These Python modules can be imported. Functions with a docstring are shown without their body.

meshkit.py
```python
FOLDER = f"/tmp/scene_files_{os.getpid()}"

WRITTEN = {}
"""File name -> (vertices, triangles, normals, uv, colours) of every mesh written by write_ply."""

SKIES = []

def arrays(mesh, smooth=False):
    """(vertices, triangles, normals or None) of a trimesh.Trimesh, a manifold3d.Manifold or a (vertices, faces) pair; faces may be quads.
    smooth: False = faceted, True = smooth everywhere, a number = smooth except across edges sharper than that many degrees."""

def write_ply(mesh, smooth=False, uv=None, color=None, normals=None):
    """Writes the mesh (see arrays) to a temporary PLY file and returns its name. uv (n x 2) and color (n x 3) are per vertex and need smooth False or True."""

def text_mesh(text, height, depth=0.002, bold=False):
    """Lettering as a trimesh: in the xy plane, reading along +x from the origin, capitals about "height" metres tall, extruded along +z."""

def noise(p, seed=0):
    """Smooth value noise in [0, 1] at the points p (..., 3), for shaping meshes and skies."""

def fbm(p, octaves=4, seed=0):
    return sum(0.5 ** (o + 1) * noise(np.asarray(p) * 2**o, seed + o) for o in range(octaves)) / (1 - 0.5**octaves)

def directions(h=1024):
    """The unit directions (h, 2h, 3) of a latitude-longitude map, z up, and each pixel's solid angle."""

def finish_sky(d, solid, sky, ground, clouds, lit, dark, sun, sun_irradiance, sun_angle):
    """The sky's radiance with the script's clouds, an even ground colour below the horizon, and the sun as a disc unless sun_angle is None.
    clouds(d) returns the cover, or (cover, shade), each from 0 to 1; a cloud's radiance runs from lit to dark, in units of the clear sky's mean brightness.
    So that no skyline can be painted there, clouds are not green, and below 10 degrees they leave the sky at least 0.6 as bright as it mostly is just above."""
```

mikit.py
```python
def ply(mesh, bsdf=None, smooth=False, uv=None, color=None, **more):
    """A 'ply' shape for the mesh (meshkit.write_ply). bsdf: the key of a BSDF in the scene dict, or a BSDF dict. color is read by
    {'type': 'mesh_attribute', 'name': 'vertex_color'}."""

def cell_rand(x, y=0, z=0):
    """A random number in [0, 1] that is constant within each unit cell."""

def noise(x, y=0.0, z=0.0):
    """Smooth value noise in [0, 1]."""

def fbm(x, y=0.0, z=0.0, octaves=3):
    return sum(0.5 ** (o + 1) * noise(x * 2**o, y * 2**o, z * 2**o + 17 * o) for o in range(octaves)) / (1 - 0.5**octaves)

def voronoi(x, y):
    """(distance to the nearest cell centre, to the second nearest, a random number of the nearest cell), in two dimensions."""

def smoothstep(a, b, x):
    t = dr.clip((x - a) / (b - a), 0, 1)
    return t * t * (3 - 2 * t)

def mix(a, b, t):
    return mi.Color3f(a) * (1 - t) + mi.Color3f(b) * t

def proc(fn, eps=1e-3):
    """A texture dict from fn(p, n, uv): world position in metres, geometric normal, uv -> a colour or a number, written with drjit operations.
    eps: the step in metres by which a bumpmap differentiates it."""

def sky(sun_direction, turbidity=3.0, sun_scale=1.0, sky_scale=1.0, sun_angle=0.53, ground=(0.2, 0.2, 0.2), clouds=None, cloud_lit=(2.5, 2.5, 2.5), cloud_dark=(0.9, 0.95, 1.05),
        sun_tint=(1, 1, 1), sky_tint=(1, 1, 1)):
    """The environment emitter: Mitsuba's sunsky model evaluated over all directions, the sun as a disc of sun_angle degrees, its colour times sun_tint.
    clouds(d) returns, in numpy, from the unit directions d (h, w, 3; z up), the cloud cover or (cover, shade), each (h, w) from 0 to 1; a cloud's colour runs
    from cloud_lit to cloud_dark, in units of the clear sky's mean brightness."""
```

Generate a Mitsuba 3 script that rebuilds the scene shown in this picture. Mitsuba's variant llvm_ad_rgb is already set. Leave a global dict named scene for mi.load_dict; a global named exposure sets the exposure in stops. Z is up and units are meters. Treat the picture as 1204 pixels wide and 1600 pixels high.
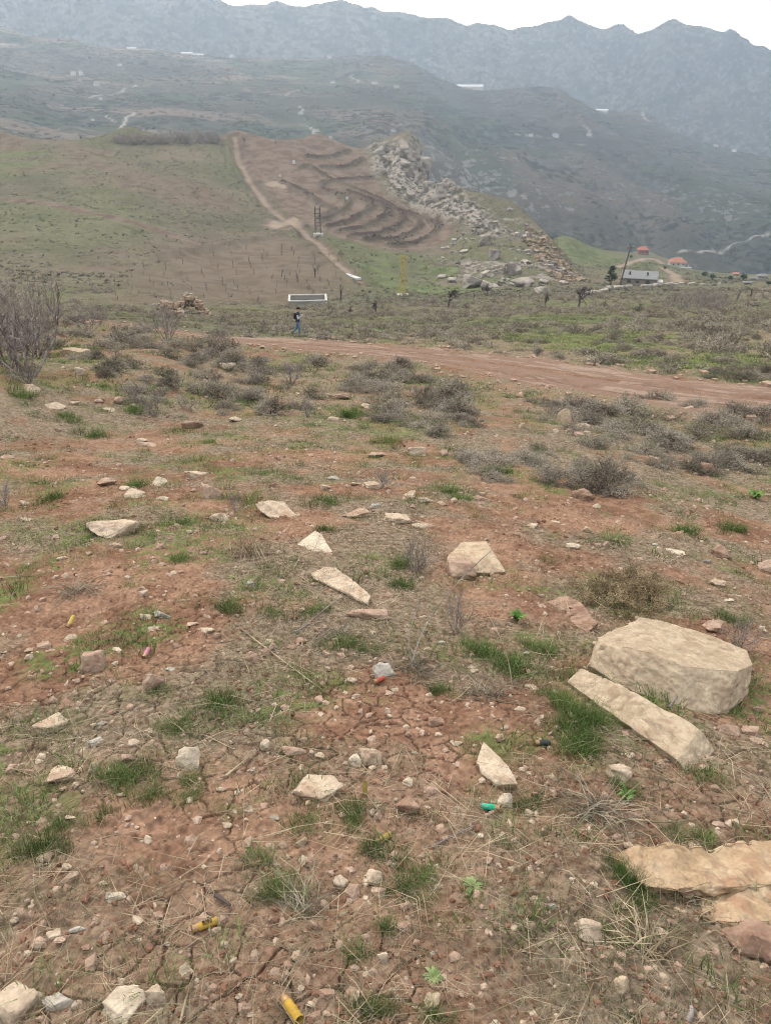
import math, numpy as np, trimesh, mitsuba as mi, mikit, meshkit
import drjit as dr
from scipy.interpolate import RBFInterpolator
from scipy.ndimage import map_coordinates
from mikit import noise, fbm, voronoi, smoothstep, mix
T = mi.ScalarTransform4f
scene, labels = {}, {}
rng = np.random.default_rng(7)

# ---------------------------------------------------------------- camera, sky, exposure
FPX, PITCH, EYE = 1234.0, math.radians(27.0), 1.6        # focal length in photo pixels, downward pitch, eye height
scene['camera'] = {'type': 'perspective', 'fov': 2 * math.degrees(math.atan(602 / FPX)), 'fov_axis': 'x', 'near_clip': 0.05, 'far_clip': 30000.0,
                   'to_world': T().look_at([0, 0, EYE], [0, math.cos(PITCH), EYE - math.sin(PITCH)], [0, 0, 1]),
                   'medium': {'type': 'ref', 'id': 'haze_air'}}
exposure = 2.68
SUN = np.array([-0.42, 0.66, 0.80]); SUN /= np.linalg.norm(SUN)
def overcast(d):      # an even cloud deck, brightest overhead and around the veiled sun
    glow = np.clip((1 + d @ SUN) / 2, 0, 1) ** 2
    return np.ones(d.shape[:2]), 1 - np.clip(.34 + .34 * np.clip(d[..., 2], 0, 1) + .32 * glow, 0, 1)
scene['sky_light'] = mikit.sky(SUN, turbidity=4, sun_scale=0.30, sun_angle=10, sun_tint=(.94, 1, 1.10), clouds=overcast, cloud_lit=(4.34, 4.44, 4.55), cloud_dark=(0.0, 0.0, 0.0), ground=(0.14, 0.115, 0.095))
scene['haze_air'] = {'type': 'homogeneous', 'albedo': {'type': 'rgb', 'value': [0.94, 0.955, 0.97]},
                     'sigma_t': {'type': 'rgb', 'value': [0.000155, 0.000192, 0.000240]}, 'phase': {'type': 'hg', 'g': 0.5}}

# ---------------------------------------------------------------- bookkeeping
USED = {}
def numbered(name):
    n = USED.get(name, 0); USED[name] = n + 1
    return name if n == 0 else f'{name}_{n:03d}'
def tag(key, label=None, cat=None, group=None, kind=None):
    e = labels.setdefault(key, {})
    for k, v in (('label', label), ('category', cat), ('group', group), ('kind', kind)):
        if v: e[k] = v
    return key
def put(name, mesh, bsdf, parent=None, smooth=False, **more):
    key = numbered((parent + '__' if parent else '') + name)
    scene[key] = mikit.ply(mesh, bsdf, smooth=smooth, **more)
    return key
def thing(name, label, cat, group=None):
    key = numbered(name); tag(key, label, cat, group); return key
def cat_meshes(ms):
    vs, fs, o = [], [], 0
    for v, f in ms:
        vs.append(v); fs.append(np.asarray(f) + o); o += len(v)
    return np.vstack(vs), np.vstack(fs)

# ---------------------------------------------------------------- terrain: control points (photo column, photo row, horizontal distance in m) -> slope of the ground
CP, SP = math.cos(PITCH), math.sin(PITCH)
def pix_dir(px, py):
    a, b = (np.asarray(px, float) - 602) / FPX, (800 - np.asarray(py, float)) / FPX
    return np.stack([a, CP + b * SP, -SP + b * CP], -1)
def pix_az_t(px, py):
    d = pix_dir(px, py); h = np.hypot(d[..., 0], d[..., 1])
    return np.arctan2(d[..., 0], d[..., 1]), d[..., 2] / h
COLS = {   # column: [(row, distance), ...] down the near hill; the last is the crest
 -250: [(560,14),(520,24),(495,50),(470,100),(440,155),(400,205),(340,260),(290,305),(250,350),(225,395),(213,425)],
 0: [(590,14),(560,18),(520,30),(495,60),(470,105),(440,155),(400,205),(340,260),(290,305),(250,350),(225,395),(213,425)],
 200: [(580,16),(540,25),(510,45),(495,65),(470,110),(440,160),(400,205),(350,250),(300,295),(250,350),(225,390),(208,430)],
 370: [(600,17),(560,28),(540,41),(525,49),(500,75),(480,110),(465,145),(430,190),(390,240),(360,275),(320,310),(270,355),(235,395),(209,430)],
 500: [(600,19),(570,27),(550,36),(530,45),(505,68),(485,105),(475,135),(455,165),(420,205),(380,260),(366,285),(340,305),(300,335),(260,370),(235,400),(214,432)],
 600: [(600,20),(575,26),(555,32),(530,43),(505,65),(485,100),(470,150),(455,190),(430,225),(400,255),(370,285),(340,310),(300,340),(260,380),(235,410),(222,432)],
 655: [(505,65),(480,105),(458,195),(430,235),(400,260),(370,290),(345,312),(322,335),(290,365),(262,392),(245,408),(230,422)],
 700: [(600,21),(580,25.5),(560,30.5),(530,42),(505,65),(480,105),(460,180),(445,215),(420,240),(390,265),(360,290),(330,315),(300,335),(285,345)],
 760: [(480,105),(455,190),(445,210),(420,232),(390,255),(360,285),(330,315),(302,335)],
 800: [(590,23.5),(570,28),(550,34),(520,47),(495,70),(470,115),(455,175),(448,205),(430,222),(400,245),(370,275),(340,305),(315,328)],
 860: [(470,115),(455,175),(448,205),(430,225),(410,250),(388,280),(374,300),(383,340),(380,430),(377,480)],
 885: [(470,113),(455,180),(445,212),(432,240),(418,266),(404,288),(408,330),(392,410),(376,490)],
 918: [(592,23),(520,47),(465,140),(450,200),(440,250),(433,290),(418,360),(402,430),(386,510)],
 960: [(455,170),(446,215),(438,265),(421,340),(403,450),(393,550)],
 1000: [(592,23),(560,30),(520,47),(490,75),(470,112),(455,170),(446,235),(440,262),(425,330),(410,420),(398,540),(391,620)],
 1058: [(455,165),(446,230),(436,300),(417,480),(410,560)],
 1110: [(460,150),(448,220),(440,280),(432,400),(425,500)],
 1204: [(612,20.5),(580,25.5),(550,33),(520,47),(500,65),(480,98),(465,138),(450,190),(442,260),(434,420),(430,520)],
 1450: [(640,20.5),(600,25.5),(570,33),(540,47),(520,65),(500,98),(482,138),(468,190),(460,260),(452,420),(446,520)]}
A0, S0 = [], []
def add_cp(az, r, s): A0.append((az * 2.2, math.log(r))); S0.append(s)
for px, rows in COLS.items():
    for py, r in rows:
        az, t = pix_az_t(px, py); add_cp(float(az), r, EYE / r + float(t))
    zc = EYE + r * float(t)
    for k, dz in ((1.12, 16), (1.4, 60), (2.0, 120), (3.2, 190)):
        add_cp(float(az), r * k, (min(zc - dz, -60 - dz)) / (r * k))
for az in (-60, -40, -22, 0, 22, 40, 60):
    for r in (0.3, 0.8, 1.7, 3.5, 7, 11):
        add_cp(math.radians(az), r, -0.235 - (0.0011 * az if r > 2 else 0.0004 * az) - 0.0012 * min(r, 10))
_rbf = RBFInterpolator(np.array(A0), np.array(S0), kernel='thin_plate_spline', smoothing=1e-6)
GA = np.radians(np.linspace(-62, 62, 249)); GL = np.linspace(math.log(0.25), math.log(1500), 420)
_ga, _gl = np.meshgrid(GA, GL, indexing='ij')
SLOPE = _rbf(np.stack([_ga.ravel() * 2.2, _gl.ravel()], 1)).reshape(_ga.shape)
def base_z(x, y):
    x, y = np.asarray(x, float), np.asarray(y, float)
    r = np.maximum(np.hypot(x, y), 0.02); az = np.arctan2(x, y)
    e = np.clip(az, GA[0], GA[-1]); back = np.clip((np.abs(az) - np.abs(e)) / 2.0, 0, 1)
    i = (e - GA[0]) / (GA[1] - GA[0]); j = np.clip((np.log(r) - GL[0]) / (GL[1] - GL[0]), 0, len(GL) - 1)
    s = map_coordinates(SLOPE, [i, j], order=3, mode='nearest')
    return r * (s * (1 - back) + (0.2 * np.cos(az) * -1) * back * np.exp(-r / 400) - 0.15 * back * (1 - np.exp(-r / 400)))

def ray_ground(px, py, zfun=None, rmin=0.3, rmax=1200):
    """Ground points under photo pixels: where each line of sight first meets the terrain."""
    px, py = np.atleast_1d(np.asarray(px, float)), np.atleast_1d(np.asarray(py, float))
    f = zfun or base_z
    az, t = pix_az_t(px, py)
    rs = np.exp(np.linspace(math.log(rmin), math.log(rmax), 900))
    X, Y = np.sin(az)[:, None] * rs, np.cos(az)[:, None] * rs
    gap = EYE + rs[None] * t[:, None] - f(X, Y)
    hit = gap <= 0
    k = np.where(hit.any(1), hit.argmax(1), len(rs) - 1); k = np.maximum(k, 1)
    g0, g1 = gap[np.arange(len(k)), k - 1], gap[np.arange(len(k)), k]
    w = np.clip(g0 / np.where(np.abs(g0 - g1) < 1e-9, 1e-9, g0 - g1), 0, 1)
    r = rs[k - 1] * (1 - w) + rs[k] * w
    x, y = np.sin(az) * r, np.cos(az) * r
    return np.stack([x, y, f(x, y)], -1)
def scale_at(P):
    """Metres per photo pixel at a point."""
    P = np.asarray(P); return (P[..., 1] * CP - (P[..., 2] - EYE) * SP) / FPX
def seg_dist(x, y, pts):
    """Distance to a polyline and the parameter along it."""
    best, at, side, L = np.full(np.shape(x), 1e9), np.zeros(np.shape(x)), np.zeros(np.shape(x)), 0.0
    for (ax, ay), (bx, by) in zip(pts[:-1], pts[1:]):
        ux, uy = bx - ax, by - ay; ll = math.hypot(ux, uy)
        t = np.clip(((x - ax) * ux + (y - ay) * uy) / ll**2, 0, 1)
        d = np.hypot(x - ax - t * ux, y - ay - t * uy); m = d < best
        best = np.where(m, d, best); at = np.where(m, L + t * ll, at)
        side = np.where(m, np.sign(ux * (y - ay) - uy * (x - ax)), side); L += ll
    return best, at, side
def nz(x, y, s, seed=0, octaves=3): return meshkit.fbm(np.stack([np.asarray(x) / s, np.asarray(y) / s, np.zeros_like(np.asarray(x, float)) + 3.3], -1), octaves, seed)
def sst(a, b, x):
    t = np.clip((x - a) / (b - a), 0, 1); return t * t * (3 - 2 * t)
def vor(x, y, seed=0):
    ix, iy = np.floor(x), np.floor(y); a, b = np.full(x.shape, 9.0), np.full(x.shape, 9.0)
    for i in (-1, 0, 1):
        for j in (-1, 0, 1):
            cx, cy = ix + i, iy + j
            h = ((cx * 374761393 + cy * 668265263 + seed * 7919).astype(np.int64)) & 0xFFFFFFFF
            h = ((h ^ (h >> 13)) * 1274126177) & 0xFFFFFFFF; h2 = ((h ^ (h >> 15)) * 2246822519) & 0xFFFFFFFF
            d = np.hypot(cx + (h & 0xFFFF) / 65535.0 - x, cy + ((h2 >> 8) & 0xFFFF) / 65535.0 - y)
            b = np.where(d < a, a, np.minimum(b, d)); a = np.minimum(a, d)
    return a, b
def world(pl): return [tuple(p[:2]) for p in ray_ground([q[0] for q in pl], [q[1] for q in pl])]

ROAD = world([(330,528),(400,536),(470,541),(560,548),(680,560),(800,577),(920,597),(1040,614),(1150,627),(1230,634)])
ROAD = [(ROAD[0][0] - 14, ROAD[0][1] + 6)] + ROAD + [(ROAD[-1][0] + 6, ROAD[-1][1] - 3.2), (ROAD[-1][0] + 30, ROAD[-1][1] - 12)]
TRACK = world([(366,213),(372,250),(390,283),(415,318),(445,343),(470,358),(500,383),(530,414),(562,438),(595,455),(622,462)])
TRACK2 = world([(-60,300),(80,318),(160,336),(240,360),(330,384)])
BANK = world([(235,402),(300,390),(370,380),(440,370)])
SPINE = world([(440,235),(490,262),(540,300),(575,322)])
RISERS = [world(q) for q in ([(441,286),(475,300),(503,318),(523,328),(516,336),(500,343)], [(470,262),(483,259),(515,280),(560,298),(600,317),(640,335),(684,350)], [(505,296),(528,304),(541,309),(547,317),(537,330),(520,340),(504,346)],
    [(545,300),(574,313),(583,323),(566,336),(537,350),(512,357)], [(575,311),(599,321),(607,334),(591,346),(558,358),(530,364)], [(605,325),(628,334),(632,346),(616,358),(583,368),(550,370)], [(638,338),(657,344),(657,355),(637,368),(607,377),(570,377)],
    [(668,346),(684,352),(684,360),(666,374),(637,385),(606,386)], [(500,288),(529,282),(558,280),(584,278)], [(500,262),(537,263),(566,250)], [(480,246),(520,246),(545,236)])]
def riser_dist(x, y):
    out = np.full(np.shape(x), 1e9); k = (x > -60) & (x < 60) & (y > 230) & (y < 470)
    if k.any(): out[k] = np.min([seg_dist(x[k], y[k], q)[0] for q in RISERS], axis=0)
    return out
def polygon_mask(x, y, pl, soft):
    from shapely import Polygon, points, distance, contains_xy
    pg = Polygon(pl); b = pg.boundary
    out = np.zeros(np.shape(x)); x0, y0, x1, y1 = pg.bounds
    m = (x > x0 - soft) & (x < x1 + soft) & (y > y0 - soft) & (y < y1 + soft)
    if m.any():
        sd = distance(points(x[m], y[m]), b) * np.where(contains_xy(pg, x[m], y[m]), 1, -1)
        out[m] = sst(-soft, soft, sd)
    return out
TERRACE = world([(363,214),(420,211),(470,212),(555,224),(572,262),(596,300),(648,328),(712,356),(694,378),(655,391),(600,389),(550,376),(508,364),(484,352),(436,322),(396,280)])
ORCHARD = world([(120,478),(205,425),(330,388),(442,372),(500,388),(535,422),(560,446),(520,462),(450,472),(330,480)])
MEADOW = world([(512,372),(560,382),(610,393),(660,396),(730,402),(790,440),(800,452),(700,460),(640,462),(590,452),(550,420)])
CLIFF = world([(566,226),(600,222),(640,230),(662,240),(690,288),(725,308),(760,330),(800,372),(700,350),(650,326),(610,300),(580,265)])
def road_w(at): return 1.75

def crack_mask(x, y): return sst(.46, .55, nz(x, y, .55, 36))
def terrain_z(x, y):
    """The whole near terrain: control surface, undulation, road bed, terraces, clods and cracks."""
    x, y = np.asarray(x, float), np.asarray(y, float)
    shp = x.shape; x, y = x.ravel(), y.ravel()
    r = np.hypot(x, y); z = base_z(x, y)
    d, at, side = seg_dist(x, y, ROAD)
    near = sst(260, 60, r)
    off = sst(1.2, 3.2, d)
    und = (nz(x, y, 3.1, 1) - .5) * .34 * sst(1.5, 9, r) + (nz(x, y, 0.8, 2) - .5) * .10
    z = z + und * off * near
    far = sst(60, 140, r)
    z = z + far * (1 - .75 * sst(320, 400, r)) * ((nz(x, y, 22, 3, 4) - .5) * 2.4 + (nz(x, y, 4.5, 4) - .5) * .8)
    hum = np.maximum(nz(x, y, 0.9, 5) - .45, 0) * .7 * sst(19, 26, r) * near
    z = z + hum * off
    rut = np.exp(-((np.abs(d - .75)) / .16) ** 2) * -.055 + np.exp(-((d - 2.1) / .35) ** 2) * .09
    z = z + rut * sst(100, 70, r)
    m = r > 120
    if m.any():
        xm, ym = x[m], y[m]
        dr_ = riser_dist(xm, ym); wob = nz(xm, ym, 5, 9)
        z[m] += (1.7 * np.exp(-(dr_ / 1.4) ** 2) * (.5 + .8 * wob))
        dt, _, _ = seg_dist(xm, ym, TRACK); z[m] -= .5 * np.exp(-(dt / 2.2) ** 2)
        z[m] += 1.0 * np.exp(-((dt - 3.6) / 1.3) ** 2) * (nz(xm, ym, 6, 12) > .42)
        db, _, _ = seg_dist(xm, ym, BANK); z[m] += 1.3 * np.exp(-(db / 2.0) ** 2)
        cm = polygon_mask(xm, ym, CLIFF, 6)
        crag = np.abs(nz(xm, ym, 11, 21, 5) - .5) * 2
        z[m] += cm * ((1 - crag) * 6.0 - 3.8 + (nz(xm, ym, 2.8, 22, 3) - .5) * 4.0)
    m = r < 45
    if m.any():
        xm, ym, rm = x[m], y[m], r[m]
        offm = .25 + .75 * off[m]
        bare = sst(.50, .58, nz(xm, ym, .55, 31)) 
        c1 = (nz(xm, ym, .16, 32, 3) - .5) * .045
        c2 = np.abs(nz(xm, ym, .045, 33, 2) - .5) * -.026 * (1 - .6 * crack_mask(xm, ym))
        c4 = (nz(xm, ym, .33, 38, 3) - .5) * .10 * sst(3, 7, rm)
        c3 = np.maximum(nz(xm, ym, .028, 37, 2) - .46, 0) * .052 * (1 - .5 * bare) * (1 - .8 * crack_mask(xm, ym))
        z[m] += (c1 + c4 + (c2 + c3) * 1.25 * sst(14, 4, rm)) * offm
        m2 = rm < 6.5
        if m2.any():
            xx, yy = xm[m2], ym[m2]
            wx, wy = xx + (nz(xx, yy, .05, 34) - .5) * .045, yy + (nz(xx, yy, .05, 35) - .5) * .045
            a, b = vor(wx / .042, wy / .042, 5); a2, b2 = vor(wx / .115, wy / .115, 8)
            cr = sst(.10, .02, b - a) * .004 + sst(.050, .008, b2 - a2) * .016
            cm2 = crack_mask(xx, yy) * sst(6.5, 4.0, rm[m2])
            zz = z[m]; zz[m2] -= cr * cm2; z[m] = zz
    return z.reshape(shp)

# ground masks used both by the soil material (as uv) and by the scatter of grass and litter
def litter_mask(x, y):
    r = np.hypot(x, y)
    a = nz(x, y, .62, 41, 4) * .65 + nz(x, y, 2.3, 42) * .35
    return sst(.46, .60, a + .04 * sst(4, 12, r)) * .9 + .30 * sst(5, 14, r)
def green_mask(x, y):
    r = np.hypot(x, y)
    a = nz(x, y, .38, 51, 3) * .5 + nz(x, y, 1.7, 52, 3) * .5
    return sst(.50, .64, a + .03 * sst(4, 10, r))
# ---------------------------------------------------------------- materials of the setting
def tint(name, fn, rough=.95, **kw):
    scene[name] = {'type': 'twosided', 'bsdf': {'type': 'diffuse', 'reflectance': mikit.proc(fn)}}
def soil_fn(p, n, uv):
    a = fbm(p.x * 1.7, p.y * 1.7, 3.0, 3); b = fbm(p.x * 14, p.y * 14, 7.0, 3); c = noise(p.x * 75, p.y * 75, p.z * 75)
    red = mix((.132, .074, .049), (.218, .136, .093), smoothstep(.30, .72, a * .5 + b * .5))
    red = red * (.60 + .72 * c)
    lit = mix((.095, .075, .054), (.215, .172, .125), smoothstep(.25, .75, fbm(p.x * 32, p.y * 32, 1.0, 2) * .5 + c * .5))
    col = mix(red, lit, dr.clip(uv.x, 0, 1) * smoothstep(.25, .70, b * .5 + c * .5 + dr.clip(uv.x, 0, 1) * .2))
    gr = mix((.068, .088, .030), (.130, .155, .058), fbm(p.x * 45, p.y * 45, 4.0, 2))
    return mix(col, gr, dr.clip(uv.y, 0, 1) * smoothstep(.36, .62, fbm(p.x * 22, p.y * 22, 9.0, 3) + .3 * dr.clip(uv.y - 1, 0, 1)) * .85)
tint('soil', soil_fn)
def hill_fn(p, n, uv):
    a = fbm(p.x * .05, p.y * .05, 2.0, 3); b = fbm(p.x * .35, p.y * .35, p.z * .35, 3); c = fbm(p.x * 1.3, p.y * 1.3, p.z * 1.3, 2)
    scrub = mix((.085, .080, .055), (.128, .112, .080), smoothstep(.3, .7, a * .6 + b * .4))
    scrub = mix(scrub, (.050, .052, .040), smoothstep(.50, .66, c * .55 + b * .45) * .75)
    soil = mix((.096, .072, .057), (.136, .106, .085), smoothstep(.3, .7, b)) * (.86 + .28 * c)
    path = mix((.16, .13, .10), (.25, .205, .16), b)
    green = mix((.068, .085, .040), (.108, .122, .062), smoothstep(.3, .7, b)) * (.8 + .4 * c)
    k = fbm(p.x * .55, p.y * .55, p.z * .22, 4)
    rock = mix((.060, .056, .045), (.245, .218, .19), smoothstep(.38, .60, k * .65 + c * .35))
    col = mix(scrub, green, dr.clip(uv.y, 0, 1))
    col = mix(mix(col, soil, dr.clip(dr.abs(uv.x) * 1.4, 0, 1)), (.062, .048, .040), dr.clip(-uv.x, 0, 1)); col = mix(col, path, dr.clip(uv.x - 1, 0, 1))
    return mix(col, rock, dr.clip(-uv.y, 0, 1) * smoothstep(.30, .52, b * .5 + c * .5 + dr.clip(-uv.y, 0, 1) * .12))
tint('hill_ground', hill_fn)
def road_fn(p, n, uv):      # uv: metres along and across the road
    b = fbm(uv.x * .55, uv.y * 5.5, 0., 4); c = fbm(p.x * 9, p.y * 9, 2., 3)
    wheel = dr.exp(-dr.square((dr.abs(uv.y) - .78) / .36))
    col = mix((.165, .112, .086), (.118, .076, .058), wheel * smoothstep(.3, .6, b))
    col = mix(col, (.225, .170, .135), smoothstep(.52, .68, b) * .8)
    return col * (.8 + .4 * c)
tint('road_earth', road_fn)
def slope_fn(p, n, uv):
    a = fbm(p.x * .004, p.y * .004, 1., 3); b = fbm(p.x * .022, p.y * .022, p.z * .022, 4); c = fbm(p.x * .16, p.y * .16, p.z * .16, 3); e = fbm(p.x * .010, p.y * .006, 5., 3)
    col = mix((.046, .046, .036), (.085, .072, .056), smoothstep(.36, .62, a * .6 + b * .4))
    col = mix(col, (.044, .055, .034), smoothstep(.50, .62, e) * .8)
    col = mix(col, (.120, .095, .075), smoothstep(.56, .66, fbm(p.x * .006, p.y * .012, 9., 3)) * smoothstep(0., -250., p.x) * .8)
    col = mix(col, (.016, .020, .017), smoothstep(.46, .60, c * .6 + b * .4) * .85)
    col = mix(col, mix((.055, .05, .046), (.155, .145, .135), smoothstep(.4, .62, c)), dr.clip(uv.x, 0, 1) * smoothstep(.48, .62, b * .3 + c * .7) * .8)
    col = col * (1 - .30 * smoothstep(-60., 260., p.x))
    return mix(col, (.25, .23, .205), dr.clip(uv.y, 0, 1))
tint('slope_ground', slope_fn)
def range_fn(p, n, uv):
    b = fbm(p.x * .012, p.y * .012, p.z * .005, 4); c = fbm(p.x * .15, p.y * .15, p.z * .07, 4)
    col = mix((.030, .032, .029), (.062, .057, .050), smoothstep(.35, .65, b * .5 + c * .5))
    col = mix(col, (.095, .09, .084), smoothstep(.48, .66, c * .75 + b * .25) * (.25 + .55 * dr.clip(uv.x, 0, 1)))
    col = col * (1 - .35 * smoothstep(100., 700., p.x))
    return mix(col, (.018, .023, .019), smoothstep(.50, .62, fbm(p.x * .06, p.y * .06, p.z * .06 + 9, 3)) * .7)
tint('range_rock', range_fn)

# ---------------------------------------------------------------- terrain meshes
AZ = np.radians(np.concatenate([np.arange(-180, -58, 6.0), np.arange(-58, -43, .35), np.arange(-43, 43.01, .105), np.arange(43.3, 58, .35), np.arange(60, 180, 6.0)]))
def polar_mesh(az, rs, zfun, closed=True, uvf=None):
    A, R = np.meshgrid(az, rs, indexing='ij')
    X, Y = np.sin(A) * R, np.cos(A) * R
    Z = zfun(X, Y); n, m = A.shape
    i, j = np.meshgrid(np.arange(n if closed else n - 1), np.arange(m - 1), indexing='ij'); k = (i + 1) % n
    q = np.stack([i * m + j, i * m + j + 1, k * m + j + 1, k * m + j], -1).reshape(-1, 4)
    f = np.vstack([q[:, [0, 1, 2]], q[:, [0, 2, 3]]])
    v = np.stack([X, Y, Z], -1).reshape(-1, 3)
    uv = None if uvf is None else np.stack(uvf(v[:, 0], v[:, 1]), -1)
    return trimesh.Trimesh(v, f[:, ::-1], process=False), uv
def rows_to_r(step_near, step_far):
    r = 1.0; out = [0.04, .1, .18, .27, .36, .45, .54, .62, .69, .75, .8]
    r = .84
    while r < 46:
        out.append(r); h = EYE + .24 * r; slant2 = r * r + h * h
        ang = (step_near if r < 4.0 else step_far) / FPX
        r += ang * slant2 / (h + .02 * r) * (1.0 if r < 16 else .62)
    return np.array(out)
def ground_uv(x, y):
    r = np.hypot(x, y)
    d, at, side = seg_dist(x, y, ROAD)
    beyond = sst(0, 3, side * d - 1.2) * sst(15, 19, r)
    u = np.clip(litter_mask(x, y) * (1 - .0 * beyond) + beyond * .75, 0, 1)
    verge = np.exp(-((d - 2.6) / 1.1) ** 2) * sst(.35, .55, nz(x, y, 1.1, 61))
    u = np.clip(u + verge * .5 - .9 * np.exp(-(d / 2.4) ** 4), 0, 1)
    g = green_mask(x, y) * (1 - np.exp(-(d / 3.0) ** 4))
    for (px, py, rad) in ((910, 530, 5.5), (860, 500, 8), (1090, 565, 3), (960, 545, 4), (545, 470, 9), (400, 488, 8), (640, 440, 14)):
        c = ray_ground(px, py)[0]; q = np.hypot(x - c[0], y - c[1]) / rad
        g = np.maximum(g, sst(1.15, .35, q + (nz(x, y, 1.6, 63) - .5) * 1.2) * 1.8)
    return u, g
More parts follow.
